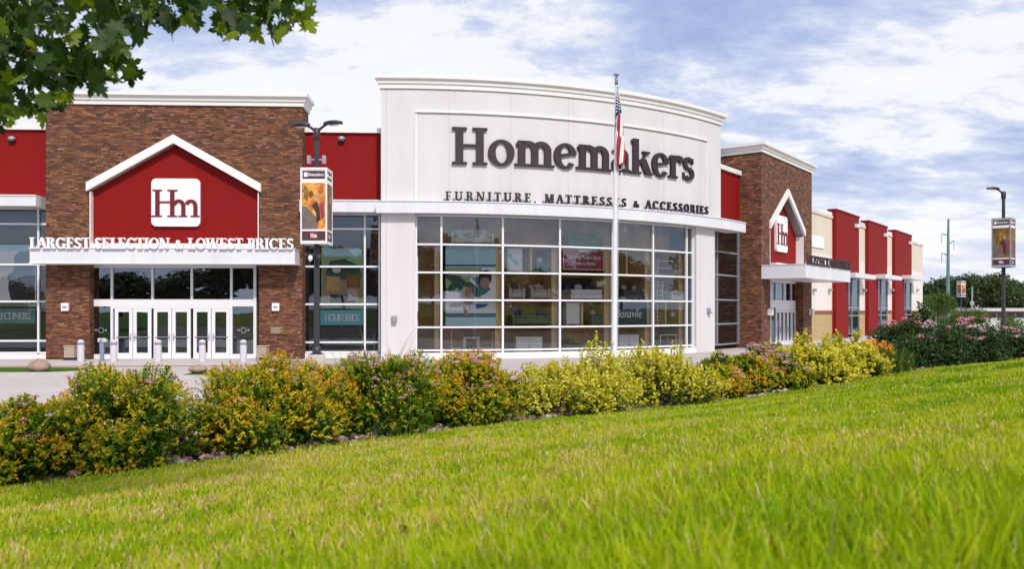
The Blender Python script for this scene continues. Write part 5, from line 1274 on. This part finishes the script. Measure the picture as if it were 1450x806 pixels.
# the maple whose lowest branches hang into the picture
def maple():
    r = thing('maple_tree', 'maple tree whose dark leafy branches hang into the top left corner', 'tree', (-6.4, 2.6, zat(-6.4, 2.6)))
    o = np.array(r.location)
    P = []; 
    def sprig(px, py, d): return np.array([(px - 725) / F * d, d, EYE + (HZ - py) / F * d])
    poly = [(-80, 190), (10, 172), (35, 150), (60, 160), (75, 152), (95, 140), (110, 118), (138, 128), (150, 100), (165, 88), (185, 108), (198, 92), (180, 70), (165, 48), (200, 42), (228, 20), (245, 30), (262, 38), (278, 22), (300, 20), (322, 42), (345, 40), (362, 30), (395, 42), (425, 22), (440, -10), (440, -60), (-80, -60)]
    def inside(x, y):
        c = False; n = len(poly); j = n - 1
        for i in range(n):
            if ((poly[i][1] > y) != (poly[j][1] > y)) and x < (poly[j][0] - poly[i][0]) * (y - poly[i][1]) / (poly[j][1] - poly[i][1]) + poly[i][0]: c = not c
            j = i
        return c
    g = random.Random(5); n = 0
    while n < 1050:
        x = g.uniform(-90, 440); y = g.uniform(-70, 190); d = g.uniform(3.5, 5.0)
        if not inside(x, y): continue
        P.append(sprig(x, y, d)); n += 1
    for (x, y) in ((442, 2), (425, 14), (398, 34), (352, 36), (322, 38), (258, 36), (412, 4), (385, 14), (275, 18), (240, 22), (448, -6), (140, 122), (192, 96), (12, 170), (60, 155), (305, 14), (365, 20), (336, 22), (430, 26), (8, 182)): P.append(sprig(x, y, g.uniform(3.6, 4.1)))
    hang = len(P)
    # the rest of the crown, above and to the side of the view
    n = 2600; q = rng.normal(size=(n, 3)); q /= np.linalg.norm(q, axis=1, keepdims=True); q *= (.55 + .45 * rng.random((n, 1)) ** .5)
    Q_ = np.array([-5.9, 2.8, 7.2]) + q * np.array([3.6, 3.2, 2.7])
    P = np.concatenate([np.array(P), Q_]) - o; n = len(P)
    ax = rng.normal(size=(n, 3)) * .75; ax[:, 2] -= .75; ax[:, 0] += .15; nr = rng.normal(size=(n, 3)) * .75 + np.array([.0, -.5, .7])
    s = .075 + .045 * rng.random(n)
    leaf_mesh('crown', P, ax, nr, s, s * .95, np.clip(.15 + .5 * rng.random(n) + .35 * (rng.random(n) < .22) + np.where(np.arange(n) >= hang, 0, 0) + .35 * ((np.arange(n) >= hang - 20) & (np.arange(n) < hang)), 0, 1), 'maple', r, shape='maple')  # glow of light through the outer leaves is put into their tint
    m = MB(); T = lambda *p: tuple(np.array(p) - o)
    m.tube([T(-6.4, 2.6, o[2] - .2), T(-6.35, 2.6, 3.2), T(-6.2, 2.7, 5.0), T(-6.0, 2.8, 7.6)], [.24, .19, .15, .06], 12)
    for pts in ([(-6.3, 2.6, 3.4), (-5.0, 3.2, 4.6), (-3.4, 3.9, 4.35), (-2.3, 4.0, 3.95), (-1.1, 4.0, 3.9)], [(-6.3, 2.6, 3.1), (-4.6, 3.4, 3.9), (-3.2, 4.0, 3.85), (-2.1, 4.1, 3.55)], [(-3.4, 3.9, 4.35), (-2.6, 4.2, 4.1), (-1.6, 4.2, 4.05)], [(-6.2, 2.7, 4.6), (-5.2, 1.8, 6.2), (-4.3, 1.4, 7.2)], [(-6.2, 2.7, 5), (-7.2, 3.4, 6.5), (-8, 3.7, 7.4)], [(-4.6, 3.4, 3.9), (-3.6, 3.6, 3.6), (-2.8, 3.7, 3.35)]):
        k = len(pts); m.tube([T(*p) for p in pts], [.055 * (1 - .8 * i / (k - 1)) for i in range(k)], 7)
    m.build('trunk', 'bark', r)
maple()

# ================================================================== SITE FURNITURE
def gy(px, d): return ((px - 725) / F * d, d, .016)
def bollard():
    r = thing('bollard', '', 'bollard', gy(114.5, 38), 0, 'bollards in front of the glass doors')
    m = MB(); m.lathe(0, 0, [(.15, 0), (.15, .76), (.145, .78)], 18); m.build('post', 'bollard', r)
    m = MB(); m.lathe(0, 0, [(.145, .78), (.16, .785), (.16, .87), (.145, .875)], 18); m.build('band', 'bollard_band', r)
    m = MB(); m.lathe(0, 0, [(.145, .875), (.15, .89), (.135, .95), (.085, .995), (.001, 1.01)], 18); m.build('cap', 'bollard', r)
    return r
b0 = bollard()
for k, (px, lab) in enumerate(((114.5, 'pale domed bollard before the left brick pier, beside the beige bin'), (161, 'pale domed bollard in front of the leftmost door leaf'), (224, 'pale domed bollard in front of the middle pair of doors, its left side'), (286.5, 'pale domed bollard in front of the right pair of doors'), (344.6, 'pale domed bollard in front of the right sidelight, half behind shrubs'))):
    o = b0 if k == 0 else copy_tree(b0); o.location = gy(px, 38); o['label'] = lab
r = thing('push_button_post', 'blue grey push button post between two bollards, left of the doors', 'post', gy(144.5, 38.4))
m = MB(); m.box(-.09, .09, -.06, .06, 0, .95); m.build('post', 'steel_blue', r, bevel=.02)
m = MB(); m.prism([(-.16, .88), (.22, .88), (.22, 1.0), (.10, 1.06), (-.16, 1.06)], -.10, .08); m.build('head', 'bollard', r, bevel=.01)
m = MB(); m.lathe(0, 0, [(.06, .0), (.06, .03), (.001, .035)], 12); o = m.build('button', 'greyalu', r); o.location = (0, -.10, .97); o.rotation_euler = (R(90), 0, 0)
for k, (px, lab) in enumerate(((101.5, 'beige litter bin against the left brick pier'), (372.5, 'beige litter bin against the right brick pier'))):
    if k == 0:
        r = bin0 = thing('litter_bin', lab, 'bin', gy(px, 39.3), 0, 'litter bins by the entrance')
        m = MB(); m.box(-.26, .26, -.26, .26, 0, .12); m.build('plinth', 'black', r)
        m = MB()
        for a in range(4): m.box(-.24, .24, -.24, .24, .122 + .125 * a, .122 + .125 * a + .115)
        m.build('body', 'beige', r, bevel=.01)
        m = MB(); m.box(-.27, .27, -.27, .27, .62, .68); m.build('lid', 'beige', r, bevel=.02)
    else: r = copy_tree(bin0); r.location = gy(px, 39.3); r['label'] = lab
def boulder(label, px, d, w, h, seed, z=.12):
    m = MB(); m.blob((0, 0, h * .42), (w / 2, w * .4, h * .58), 22, 14, warp=.16, seed=seed); o = m.build('boulder', 'boulder'); o.location = ((px - 725) / F * d, d, z); tag(o, label, 'boulder')
boulder('pinkish brown boulder on the grass island at the left edge', 56.5, 30.6, .78, .46, 3)
boulder('low reddish boulder on the second island, half hidden by the orange gold spirea', 280, 29.6, .66, .30, 8)

# ---- lamp posts
def lamp(label, loc, heads, rz_box, rz, zt=9.15, ped=.72, cams=True, frame='alu', pm=('orange_print', 'ochre_print')):
    r = thing('lamp_post', label, 'lamp post', loc, 0, 'parking lot lamp posts with printed banners')
    m = MB(); m.lathe(0, 0, [(.001, ped), (.30, ped), (.32, ped - .03), (.32, -.05)], 20); m.build('concrete_base', 'concrete', r)
    m = MB(); m.box(-.20, .20, -.20, .20, ped + .001, ped + .05); m.lathe(0, 0, [(.16, ped + .05), (.16, ped + .25), (.11, ped + .30)], 14); m.build('base_cover', 'dark_metal', r)
    m = MB(); m.lathe(0, 0, [(.11, ped + .2), (.105, 4.2), (.085, zt - .3), (.085, zt), (.001, zt + .01)], 14); m.build('pole', 'dark_metal', r)
    m = MB(); m.lathe(0, 0, [(.11, zt - .42), (.13, zt - .36), (.13, zt - .06), (.10, zt)], 14); m.build('collar', 'dark_metal', r)
    for sgn in heads:
        c, s = math.cos(rz) * sgn, math.sin(rz) * sgn; T = lambda x, y, z: (c * x - s * y, s * x + c * y, z)
        m = MB(); m.tube([T(.05, 0, zt - .12), T(.22, 0, zt + .02), T(.42, 0, zt + .13)], [.055, .05, .045], 8); ar = m.build('arm', 'dark_metal', r)
        m = MB(); pts = []
        for i in range(9):
            t = i / 8; x = .30 + .72 * t; hw = .17 * math.sin(math.pi * (.12 + .76 * t)) + .02; zz = zt + .10 + .10 * math.sin(math.pi * (.15 + .6 * t)) - .02 * t
            pts.append((x, hw, zz))
        vs = []; fs = []; 
        for (x, hw, zz) in pts: vs += [T(x, -hw, zz - .02), T(x, -hw * .55, zz + .05), T(x, hw * .55, zz + .05), T(x, hw, zz - .02), T(x, hw * .8, zz - .06), T(x, -hw * .8, zz - .06)]
        for i in range(8):
            for j in range(6): a = i * 6 + j; b = i * 6 + (j + 1) % 6; fs.append((a, b, b + 6, a + 6))
        fs += [tuple(range(5, -1, -1)), tuple(range(48, 54))]
        m.add(vs, fs, 0, True); hd = m.build('lamp_head', 'dark_metal', r)
        m = MB(); z_ = zt + .045; m.add([T(.50, -.11, z_ + .02), T(.86, -.11, z_ + .03), T(.86, .11, z_ + .03), T(.50, .11, z_ + .02)], [(3, 2, 1, 0)]); m.build('lens', 'lens', hd)
    # square banner lantern bolted round the pole
    fr = Frame(0, 0, rz_box); z0, z1, q = 4.80, 7.60, .46
    m = MB(fr)
    for sx in (-1, 1):
        for sy in (-1, 1): m.box(sx * q - .028, sx * q + .028, sy * q - .028, sy * q + .028, z0, z1)
    for z in (z0, z1 - .08):
        for s in (-1, 1): m.box(-q + .029, q - .029, s * q - .026, s * q + .026, z, z + .08); m.box(s * q - .026, s * q + .026, -q + .029, q - .029, z, z + .08)
        m.box(-q, q, -.03, .03, z + .02, z + .06)
    bx = m.build('banner_frame', frame, r)
    for k in range(4):
        f2 = Frame(0, 0, rz_box + k * math.pi / 2); a, b = -q + .03, q - .03; zz0, zz1 = z0 + .09, z1 - .09; y = -q
        m = MB(f2); m.box(a, b, y - .01, y + .01, zz0, zz1); pan = m.build('banner', 'paper', r)
        L = zz1 - zz0
        def pr(poly, mat, n_, nm='print'): mm = MB(f2); mm.prism([(a + (b - a) * u, zz0 + L * v) for u, v in poly], y - .012 - .0015 * n_, y - .0105 - .0015 * n_); mm.build(nm, mat, pan)
        pr(rect(.02, .875, .98, .99), 'sign_brown', 0); pr(rect(.02, .835, .98, .872), 'letter_red', 0) if False else None
        pr(rect(.0, .17, 1, .82), pm[k % 2], 0)
        pr(rect(.0, .01, 1, .145), 'sign_brown', 0)
        if k in (0, 1, 3):
            pr([(.0, .50), (.22, .48), (.55, .36), (.72, .30), (.62, .17), (.0, .17)], 'grey_print', 1); pr([(.0, .34), (.3, .32), (.55, .22), (.5, .17), (0, .17)], 'grey_print', 2) ; pr([(.42, .50), (.62, .57), (.74, .48), (.80, .30), (.62, .26), (.60, .40)], 'dark_print', 2)
            pr(ell(.38, .66, .10, .05), 'ochre_print', 1); pr(ell(.70, .62, .08, .05), 'tan_print', 1); pr([(.10, .80), (.30, .70), (.24, .56), (.08, .60)], 'ochre_print', 1); pr([(.74, .52), (.92, .56), (.96, .34), (.82, .30)], 'sign_red', 1)
        pr(rect(.36, .04, .64, .125), 'sign_red', 1)
        mm = MB(f2); h = L * .045; res, w_ = layout('Homemakers', .2, .09); sq = (b - a) * .66 / (w_ * h)
        for c, g, gx, gw in res:
            for p in g: mm.prism([(a + (b - a) * .27 + (gx + u) * h * sq, zz0 + L * .915 + v * h) for u, v in p], y - .016, y - .0125)
        mm.prism([(a + (b - a) * .08, zz0 + L * .905), (a + (b - a) * .24, zz0 + L * .905), (a + (b - a) * .24, zz0 + L * .965), (a + (b - a) * .08, zz0 + L * .965)], y - .016, y - .0125)
        mm.build('lettering', 'letter_white', pan)
        mm = MB(f2); h = L * .055; res, w_ = layout('Hm', .2, .08)
        for c, g, gx, gw in res:
            for p in g: mm.prism([((gx + u - w_ / 2) * h * .8, zz0 + L * .055 + v * h) for u, v in p], y - .0175, y - .0142)
        mm.build('lettering', 'letter_white', pan)
    if cams:
        for s in (-1, 1):
            m = MB(); m.box(s * .28 - .06, s * .28 + .06, -.10, .06, 7.82, 8.12); m.box(min(s * .08, s * .22), max(s * .08, s * .22), -.03, .03, 7.94, 8.0); m.build('flood_light', 'greyalu', r)
        m = MB(); m.tube([(0, -.1, 4.35), (-.22, -.25, 4.38)], .03, 6); m.tube([(0, -.1, 4.35), (.2, -.22, 4.38)], .03, 6); m.box(-.3, .26, -.3, -.2, 4.36, 4.46); cm = m.build('camera_bracket', 'dark_metal', r)
        m = MB(); m.blob((-.16, -.32, 4.28), (.09, .09, .12), 10, 8); m.build('camera_dome', 'lens', cm)
        m = MB(); m.blob((.14, -.3, 4.3), (.10, .10, .14), 10, 8); m.blob((-.32, -.28, 4.36), (.07, .1, .14), 10, 8); m.build('camera_body', 'black', cm)
    return r
lamp('dark double headed lamp post with white framed banner box beside the left brick tower', ((448.5 - 725) / F * 31, 31, 0), (-1, 1), 0.0, R(-14))
lamp('dark single headed lamp post with banner box against the sky on the right', ((1421 - 725) / F * 47.5, 47.5, 0), (-1,), R(45), R(8), cams=False, frame='greyalu', pm=('ochre_print', 'ochre_print'))  # backlit shade put into the colour: dark print and grey frame
lamp('far small lamp post with orange banner in front of the distant trees', ((1361 - 725) / F * 149, 149, 0), (-1,), R(20), R(5), zt=8.2, cams=False)

# ---- flagpole and flag
fd = 25.0; fx = (869.5 - 725) / F * fd; fz = zat(fx, fd) if False else 0
ftop = EYE + (HZ - 106) / F * fd
r = thing('flagpole', 'tall white flagpole standing in front of the curved white facade', 'flagpole', (fx, fd, fz))
m = MB(); m.tube([(0, 0, -.05), (.02, 0, 3), (.05, 0, ftop * .7), (.07, 0, ftop - .1)], [.082, .078, .06, .04], 14); m.build('pole', 'pole_white', r)
m = MB(); m.lathe(.07, 0, [(.001, ftop + .06), (.05, ftop + .06), (.09, ftop + .02), (.09, ftop), (.03, ftop - .03), (.05, ftop - .12), (.05, ftop - .3), (.001, ftop - .3)], 12); m.build('finial', 'greyalu', r)
m = MB(); m.tube([(.13, -.03, ftop - .15), (.11, -.08, ftop * .5), (.10, -.06, 1.2)], .008, 5); m.build('rope', 'pole_white', r)
r2 = thing('flag', 'limp red white and blue striped flag hanging down the flagpole', 'flag', (fx, fd, ftop - .2))
nu, nv = 40, 27; vs = []; fs = [[], [], []]
for i in range(nu + 1):
    for j in range(nv + 1):
        u = i / nu; v = j / nv            # u along the fly (it hangs down), v along the hoist
        amp = .04 + .17 * min(1, u * 1.7) * (1 - .35 * u); ph = v * 12.5 + 2.2 * u
        z = -v * 1.30 * (1 - .68 * u) - u * 2.25 - .05 * math.sin(v * 11 + u * 6)
        vs.append((.10 - .02 * (1 - u) + amp * math.sin(ph) * (.6 + .4 * v) + .10 * u, -.12 + amp * .9 * math.cos(ph * 1.0), z))
for i in range(nu):
    for j in range(nv):
        a = i * (nv + 1) + j; f = (a, a + 1, a + nv + 2, a + nv + 1); st = int((j + .5) / nv * 13)
        fs[2 if (i / nu < .40 and st < 7) else (0 if st % 2 == 0 else 1)].append(f)
m = MB()
for k in range(3): m.add(vs, fs[k], k, True)
m.build('cloth', ['flag_red', 'flag_white', 'flag_blue'], r2)
m = MB(); g = random.Random(2)
for i in range(1, 15, 2):
    for j in range(1, 14, 2):
        p = vs[i * (nv + 1) + j]; m.add([(p[0] - .025, p[1] - .012, p[2]), (p[0], p[1] - .012, p[2] - .03), (p[0] + .025, p[1] - .012, p[2]), (p[0], p[1] - .012, p[2] + .03)], [(0, 1, 2, 3)])
so_ = m.build('stars', 'flag_white', r2); so_['kind'] = 'stuff'

# ---- utility pole, far building, cars
ud = 130.; uz = lambda py: EYE + (HZ - py) / F * ud
r = thing('utility_pole', 'tall grey green steel utility pole with three short arms against the sky', 'pole', ((1342 - 725) / F * ud, ud, 0))
m = MB(); m.tube([(0, 0, -.1), (.05, 0, 8), (.1, 0, uz(310))], [.32, .25, .15], 12); m.build('pole', 'pole_green', r)
for (py, s, dy) in ((333, -1, -.0), (347, 1, .5), (362, -1, .2)):
    z = uz(py); m = MB(); m.tube([(.08, 0, z), (s * .55, 0, z + .15 + dy * .6), (s * .95, 0, z + .2 + dy)], [.10, .08, .06], 8); a_ = m.build('arm', 'pole_green', r)
    m = MB(); m.tube([(s * .95, 0, z + .2 + dy), (s * .97, 0, z - .9 + dy), (s * .97, 0, z - 1.3 + dy)], [.05, .06, .04], 6); m.build('insulator', 'greyalu', a_)
    pts = [(s * .97 + t * 130, t * 40, z - 1.2 + dy - 10 * t * (1 - t)) for t in np.linspace(0, 1, 14)]; m = MB(); m.tube(pts, .012, 4); m.build('wire', 'wire', r)
r = thing('street_pole', 'thin pale pole in front of the dark trees right of the orange banner', 'pole', ((1376.5 - 725) / F * 140, 140, 0))
m = MB(); m.tube([(0, 0, 0), (0, 0, EYE + 34 / F * 140)], [.13, .10], 8); m.build('pole', 'greyalu', r)
m = MB(); m.box(-.3, .3, -.1, .1, 3.3, 3.9); m.build('sign_plate', 'greyalu', r)
bdp = 150.; bx0, bx1 = (1383 - 725) / F * bdp, (1530 - 725) / F * bdp
r = thing('low_building', 'long low brick building with white roof edge far behind the parking lot', 'building', ((bx0 + bx1) / 2, bdp, 0)); hw = (bx1 - bx0) / 2
bz = lambda py: EYE + (HZ - py) / F * bdp
m = MB(); m.box(-hw, hw, 0, 14, -.1, bz(441)); m.build('wall', 'brick_far', r)
m = MB(); m.box(-hw - .3, hw + .3, -.4, 14.4, bz(441), bz(436.5)); m.build('roof', 'white_far', r)
for k in range(9): m = MB(); x = -hw + 2 + k * 2 * (hw - 2) / 9; m.box(x, x + 1.6, -.06, -.002, .7, bz(442) - .05); f_ = m.build('window', 'brownband', r); m = MB(); m.box(x + .1, x + 1.5, -.075, -.061, .8, bz(442) - .15); m.build('pane', 'car_glass', f_)
r = thing('retaining_wall', 'low pale wall at the edge of the parking lot behind the rose bushes', 'wall', ((1406 - 725) / F * 120, 120, 0))
m = MB(); m.box(-3.4, 6.5, 0, .4, -.05, EYE + (HZ - 450.5) / F * 120 - .08); m.build('wall', 'white_far', r)
m = MB(); m.box(-3.5, 6.6, -.06, .46, EYE + (HZ - 450.5) / F * 120 - .08, EYE + (HZ - 450.5) / F * 120); m.build('cap', 'concrete', r)
def car(label, px, d, rz, paint):
    r = thing('parked_car', label, 'car', ((px - 725) / F * d, d, 0), rz, 'cars parked far off')
    side = [(-2.2, .35), (-2.25, .75), (-2.0, .92), (-1.2, 1.0), (-.65, 1.42), (.65, 1.45), (1.35, 1.02), (2.1, .92), (2.25, .6), (2.2, .35)]
    m = MB(); m.prism(side, -.85, .85); b = m.build('body', paint, r, bevel=.06)
    m = MB(); m.prism([(-1.05, 1.0), (-.6, 1.36), (.58, 1.38), (1.15, 1.0)], -.862, .862); m.build('window', 'car_glass', b)
    for x in (-1.4, 1.4):
        for y in (-1, 1):
            m = MB(); k = [(x + .33 * math.cos(6.283 * i / 16), .33 + .33 * math.sin(6.283 * i / 16)) for i in range(16)]; m.prism(k, y * .87 - .09, y * .87 + .09); w_ = m.build('wheel', 'tyre', r)
            m = MB(); k = [(x + .19 * math.cos(6.283 * i / 12), .33 + .19 * math.sin(6.283 * i / 12)) for i in range(12)]; m.prism(k, y * .87 - .1, y * .87 + .1); m.build('rim', 'greyalu', w_)
    for y in (-.6, .6): m = MB(); m.box(2.18, 2.27, y - .16, y + .16, .62, .76); m.build('headlight', 'lens', r)
    return r
car('red car parked far away in front of the low brick building', 1396, 176, R(15), 'car_red')
car('dark grey car parked far away right of the red car', 1409, 172, R(100), 'car_grey')

# ================================================================== SKY, SUN, CAMERA
SUN_AZ_VEC = (0.30, -0.80); SUN_EL = 45
w = bpy.data.worlds.new('World'); sc.world = w; w.use_nodes = True; nt = w.node_tree; nt.nodes.clear()
out = nt.nodes.new('ShaderNodeOutputWorld'); bg = nt.nodes.new('ShaderNodeBackground'); BGS = 0.1; bg.inputs['Strength'].default_value = BGS
sky = nt.nodes.new('ShaderNodeTexSky'); sky.sky_type = 'NISHITA'; sky.sun_disc = False
sky.sun_elevation = R(SUN_EL); sky.sun_rotation = math.atan2(SUN_AZ_VEC[0], SUN_AZ_VEC[1])
tc = nt.nodes.new('ShaderNodeTexCoord'); sx = nt.nodes.new('ShaderNodeSeparateXYZ'); nt.links.new(tc.outputs['Generated'], sx.inputs[0])
def mth(op, a, b=None, c=None):
    n = nt.nodes.new('ShaderNodeMath'); n.operation = op
    for i, v in enumerate((a, b, c)):
        if v is None: continue
        if isinstance(v, (int, float)): n.inputs[i].default_value = v
        else: nt.links.new(v, n.inputs[i])
    return n.outputs[0]
zc = mth('ADD', mth('MAXIMUM', sx.outputs[2], 0.0), 0.20)
cv = nt.nodes.new('ShaderNodeCombineXYZ'); nt.links.new(mth('DIVIDE', sx.outputs[0], zc), cv.inputs[0]); nt.links.new(mth('DIVIDE', sx.outputs[1], zc), cv.inputs[1])
def wn(scale, detail, rough, stretch=(1, 1, 1), off=(0, 0, 0), dist=0.0):
    mp = nt.nodes.new('ShaderNodeMapping'); mp.inputs['Scale'].default_value = stretch; mp.inputs['Location'].default_value = off; mp.inputs['Rotation'].default_value = (0, 0, R(-20)); nt.links.new(cv.outputs[0], mp.inputs[0])
    n = nt.nodes.new('ShaderNodeTexNoise'); n.inputs['Scale'].default_value = scale; n.inputs['Detail'].default_value = detail; n.inputs['Roughness'].default_value = rough; n.inputs['Distortion'].default_value = dist
    nt.links.new(mp.outputs[0], n.inputs['Vector']); return n.outputs['Fac']
n1 = wn(.95, 9, .60, (1.0, 1.35, 1), (3.1, 1.7, 0), .35); n2 = wn(4.2, 9, .64, (1.0, 1.5, 1), (7.3, 2.2, 0), .35)
mixn = mth('ADD', mth('MULTIPLY', n1, .64), mth('ADD', mth('MULTIPLY', n2, .27), mth('MULTIPLY', wn(13, 6, .6, (1, 1.3, 1), (1.3, 8.2, 0), .3), .09)))
cl = nt.nodes.new('ShaderNodeValToRGB'); nt.links.new(mixn, cl.inputs['Fac']); e = cl.color_ramp.elements
K = 1 / BGS
e[0].position = .36; e[0].color = (.33 * K, .43 * K, .76 * K, 1); e[1].position = .61; e[1].color = (1.05 * K, 1.05 * K, 1.08 * K, 1)
for p, c in ((.44, (.48, .57, .85)), (.495, (.70, .76, .95)), (.535, (1.0, 1.01, 1.06))):
    q = cl.color_ramp.elements.new(p); q.color = (c[0] * K, c[1] * K, c[2] * K, 1)
hz = nt.nodes.new('ShaderNodeMapRange'); hz.inputs['From Min'].default_value = 0.0; hz.inputs['From Max'].default_value = .16; hz.inputs['To Min'].default_value = .75; hz.inputs['To Max'].default_value = 0.0
nt.links.new(sx.outputs[2], hz.inputs['Value'])
m1 = nt.nodes.new('ShaderNodeMix'); m1.data_type = 'RGBA'; m1.inputs[0].default_value = .88; nt.links.new(sky.outputs[0], m1.inputs[6]); nt.links.new(cl.outputs[0], m1.inputs[7])
m2 = nt.nodes.new('ShaderNodeMix'); m2.data_type = 'RGBA'; nt.links.new(hz.outputs[0], m2.inputs[0]); nt.links.new(m1.outputs[2], m2.inputs[6]); m2.inputs[7].default_value = (.98 * K, .99 * K, 1.02 * K, 1)
nt.links.new(m2.outputs[2], bg.inputs['Color']); nt.links.new(bg.outputs[0], out.inputs['Surface'])
w.cycles.sampling_method = 'MANUAL'; w.cycles.sample_map_resolution = 512
sd = bpy.data.lights.new('sun', 'SUN'); sd.energy = 3.3; sd.angle = R(5); sd.color = (1.0, .94, .84); so = bpy.data.objects.new('sun', sd); COL.objects.link(so)
h_ = math.hypot(*SUN_AZ_VEC); tv = Vector((SUN_AZ_VEC[0] / h_ * math.cos(R(SUN_EL)), SUN_AZ_VEC[1] / h_ * math.cos(R(SUN_EL)), math.sin(R(SUN_EL)))); so.rotation_euler = tv.to_track_quat('Z', 'Y').to_euler(); so.location = (10, -20, 40)
cd = bpy.data.cameras.new('camera'); cam = bpy.data.objects.new('camera', cd); COL.objects.link(cam); sc.camera = cam
cam.location = (0, 0, EYE); cam.rotation_euler = (R(90), 0, 0); cd.sensor_width = 36; cd.lens = F / 1450 * 36; cd.shift_y = (HZ - 403) / 1450
cd.clip_start = .05; cd.clip_end = 5000
cd.dof.use_dof = True; cd.dof.focus_distance = 19; cd.dof.aperture_fstop = 3.2
sc.view_settings.view_transform = 'Standard'; sc.view_settings.look = 'None'; sc.view_settings.gamma = 1; sc.view_settings.exposure = 0.02
sc.view_settings.use_curve_mapping = False
sc.cycles.max_bounces = 7; sc.cycles.transparent_max_bounces = 12; sc.cycles.diffuse_bounces = 3; sc.cycles.glossy_bounces = 3; sc.cycles.caustics_reflective = False; sc.cycles.caustics_refractive = False
sc.cycles.use_denoising = True
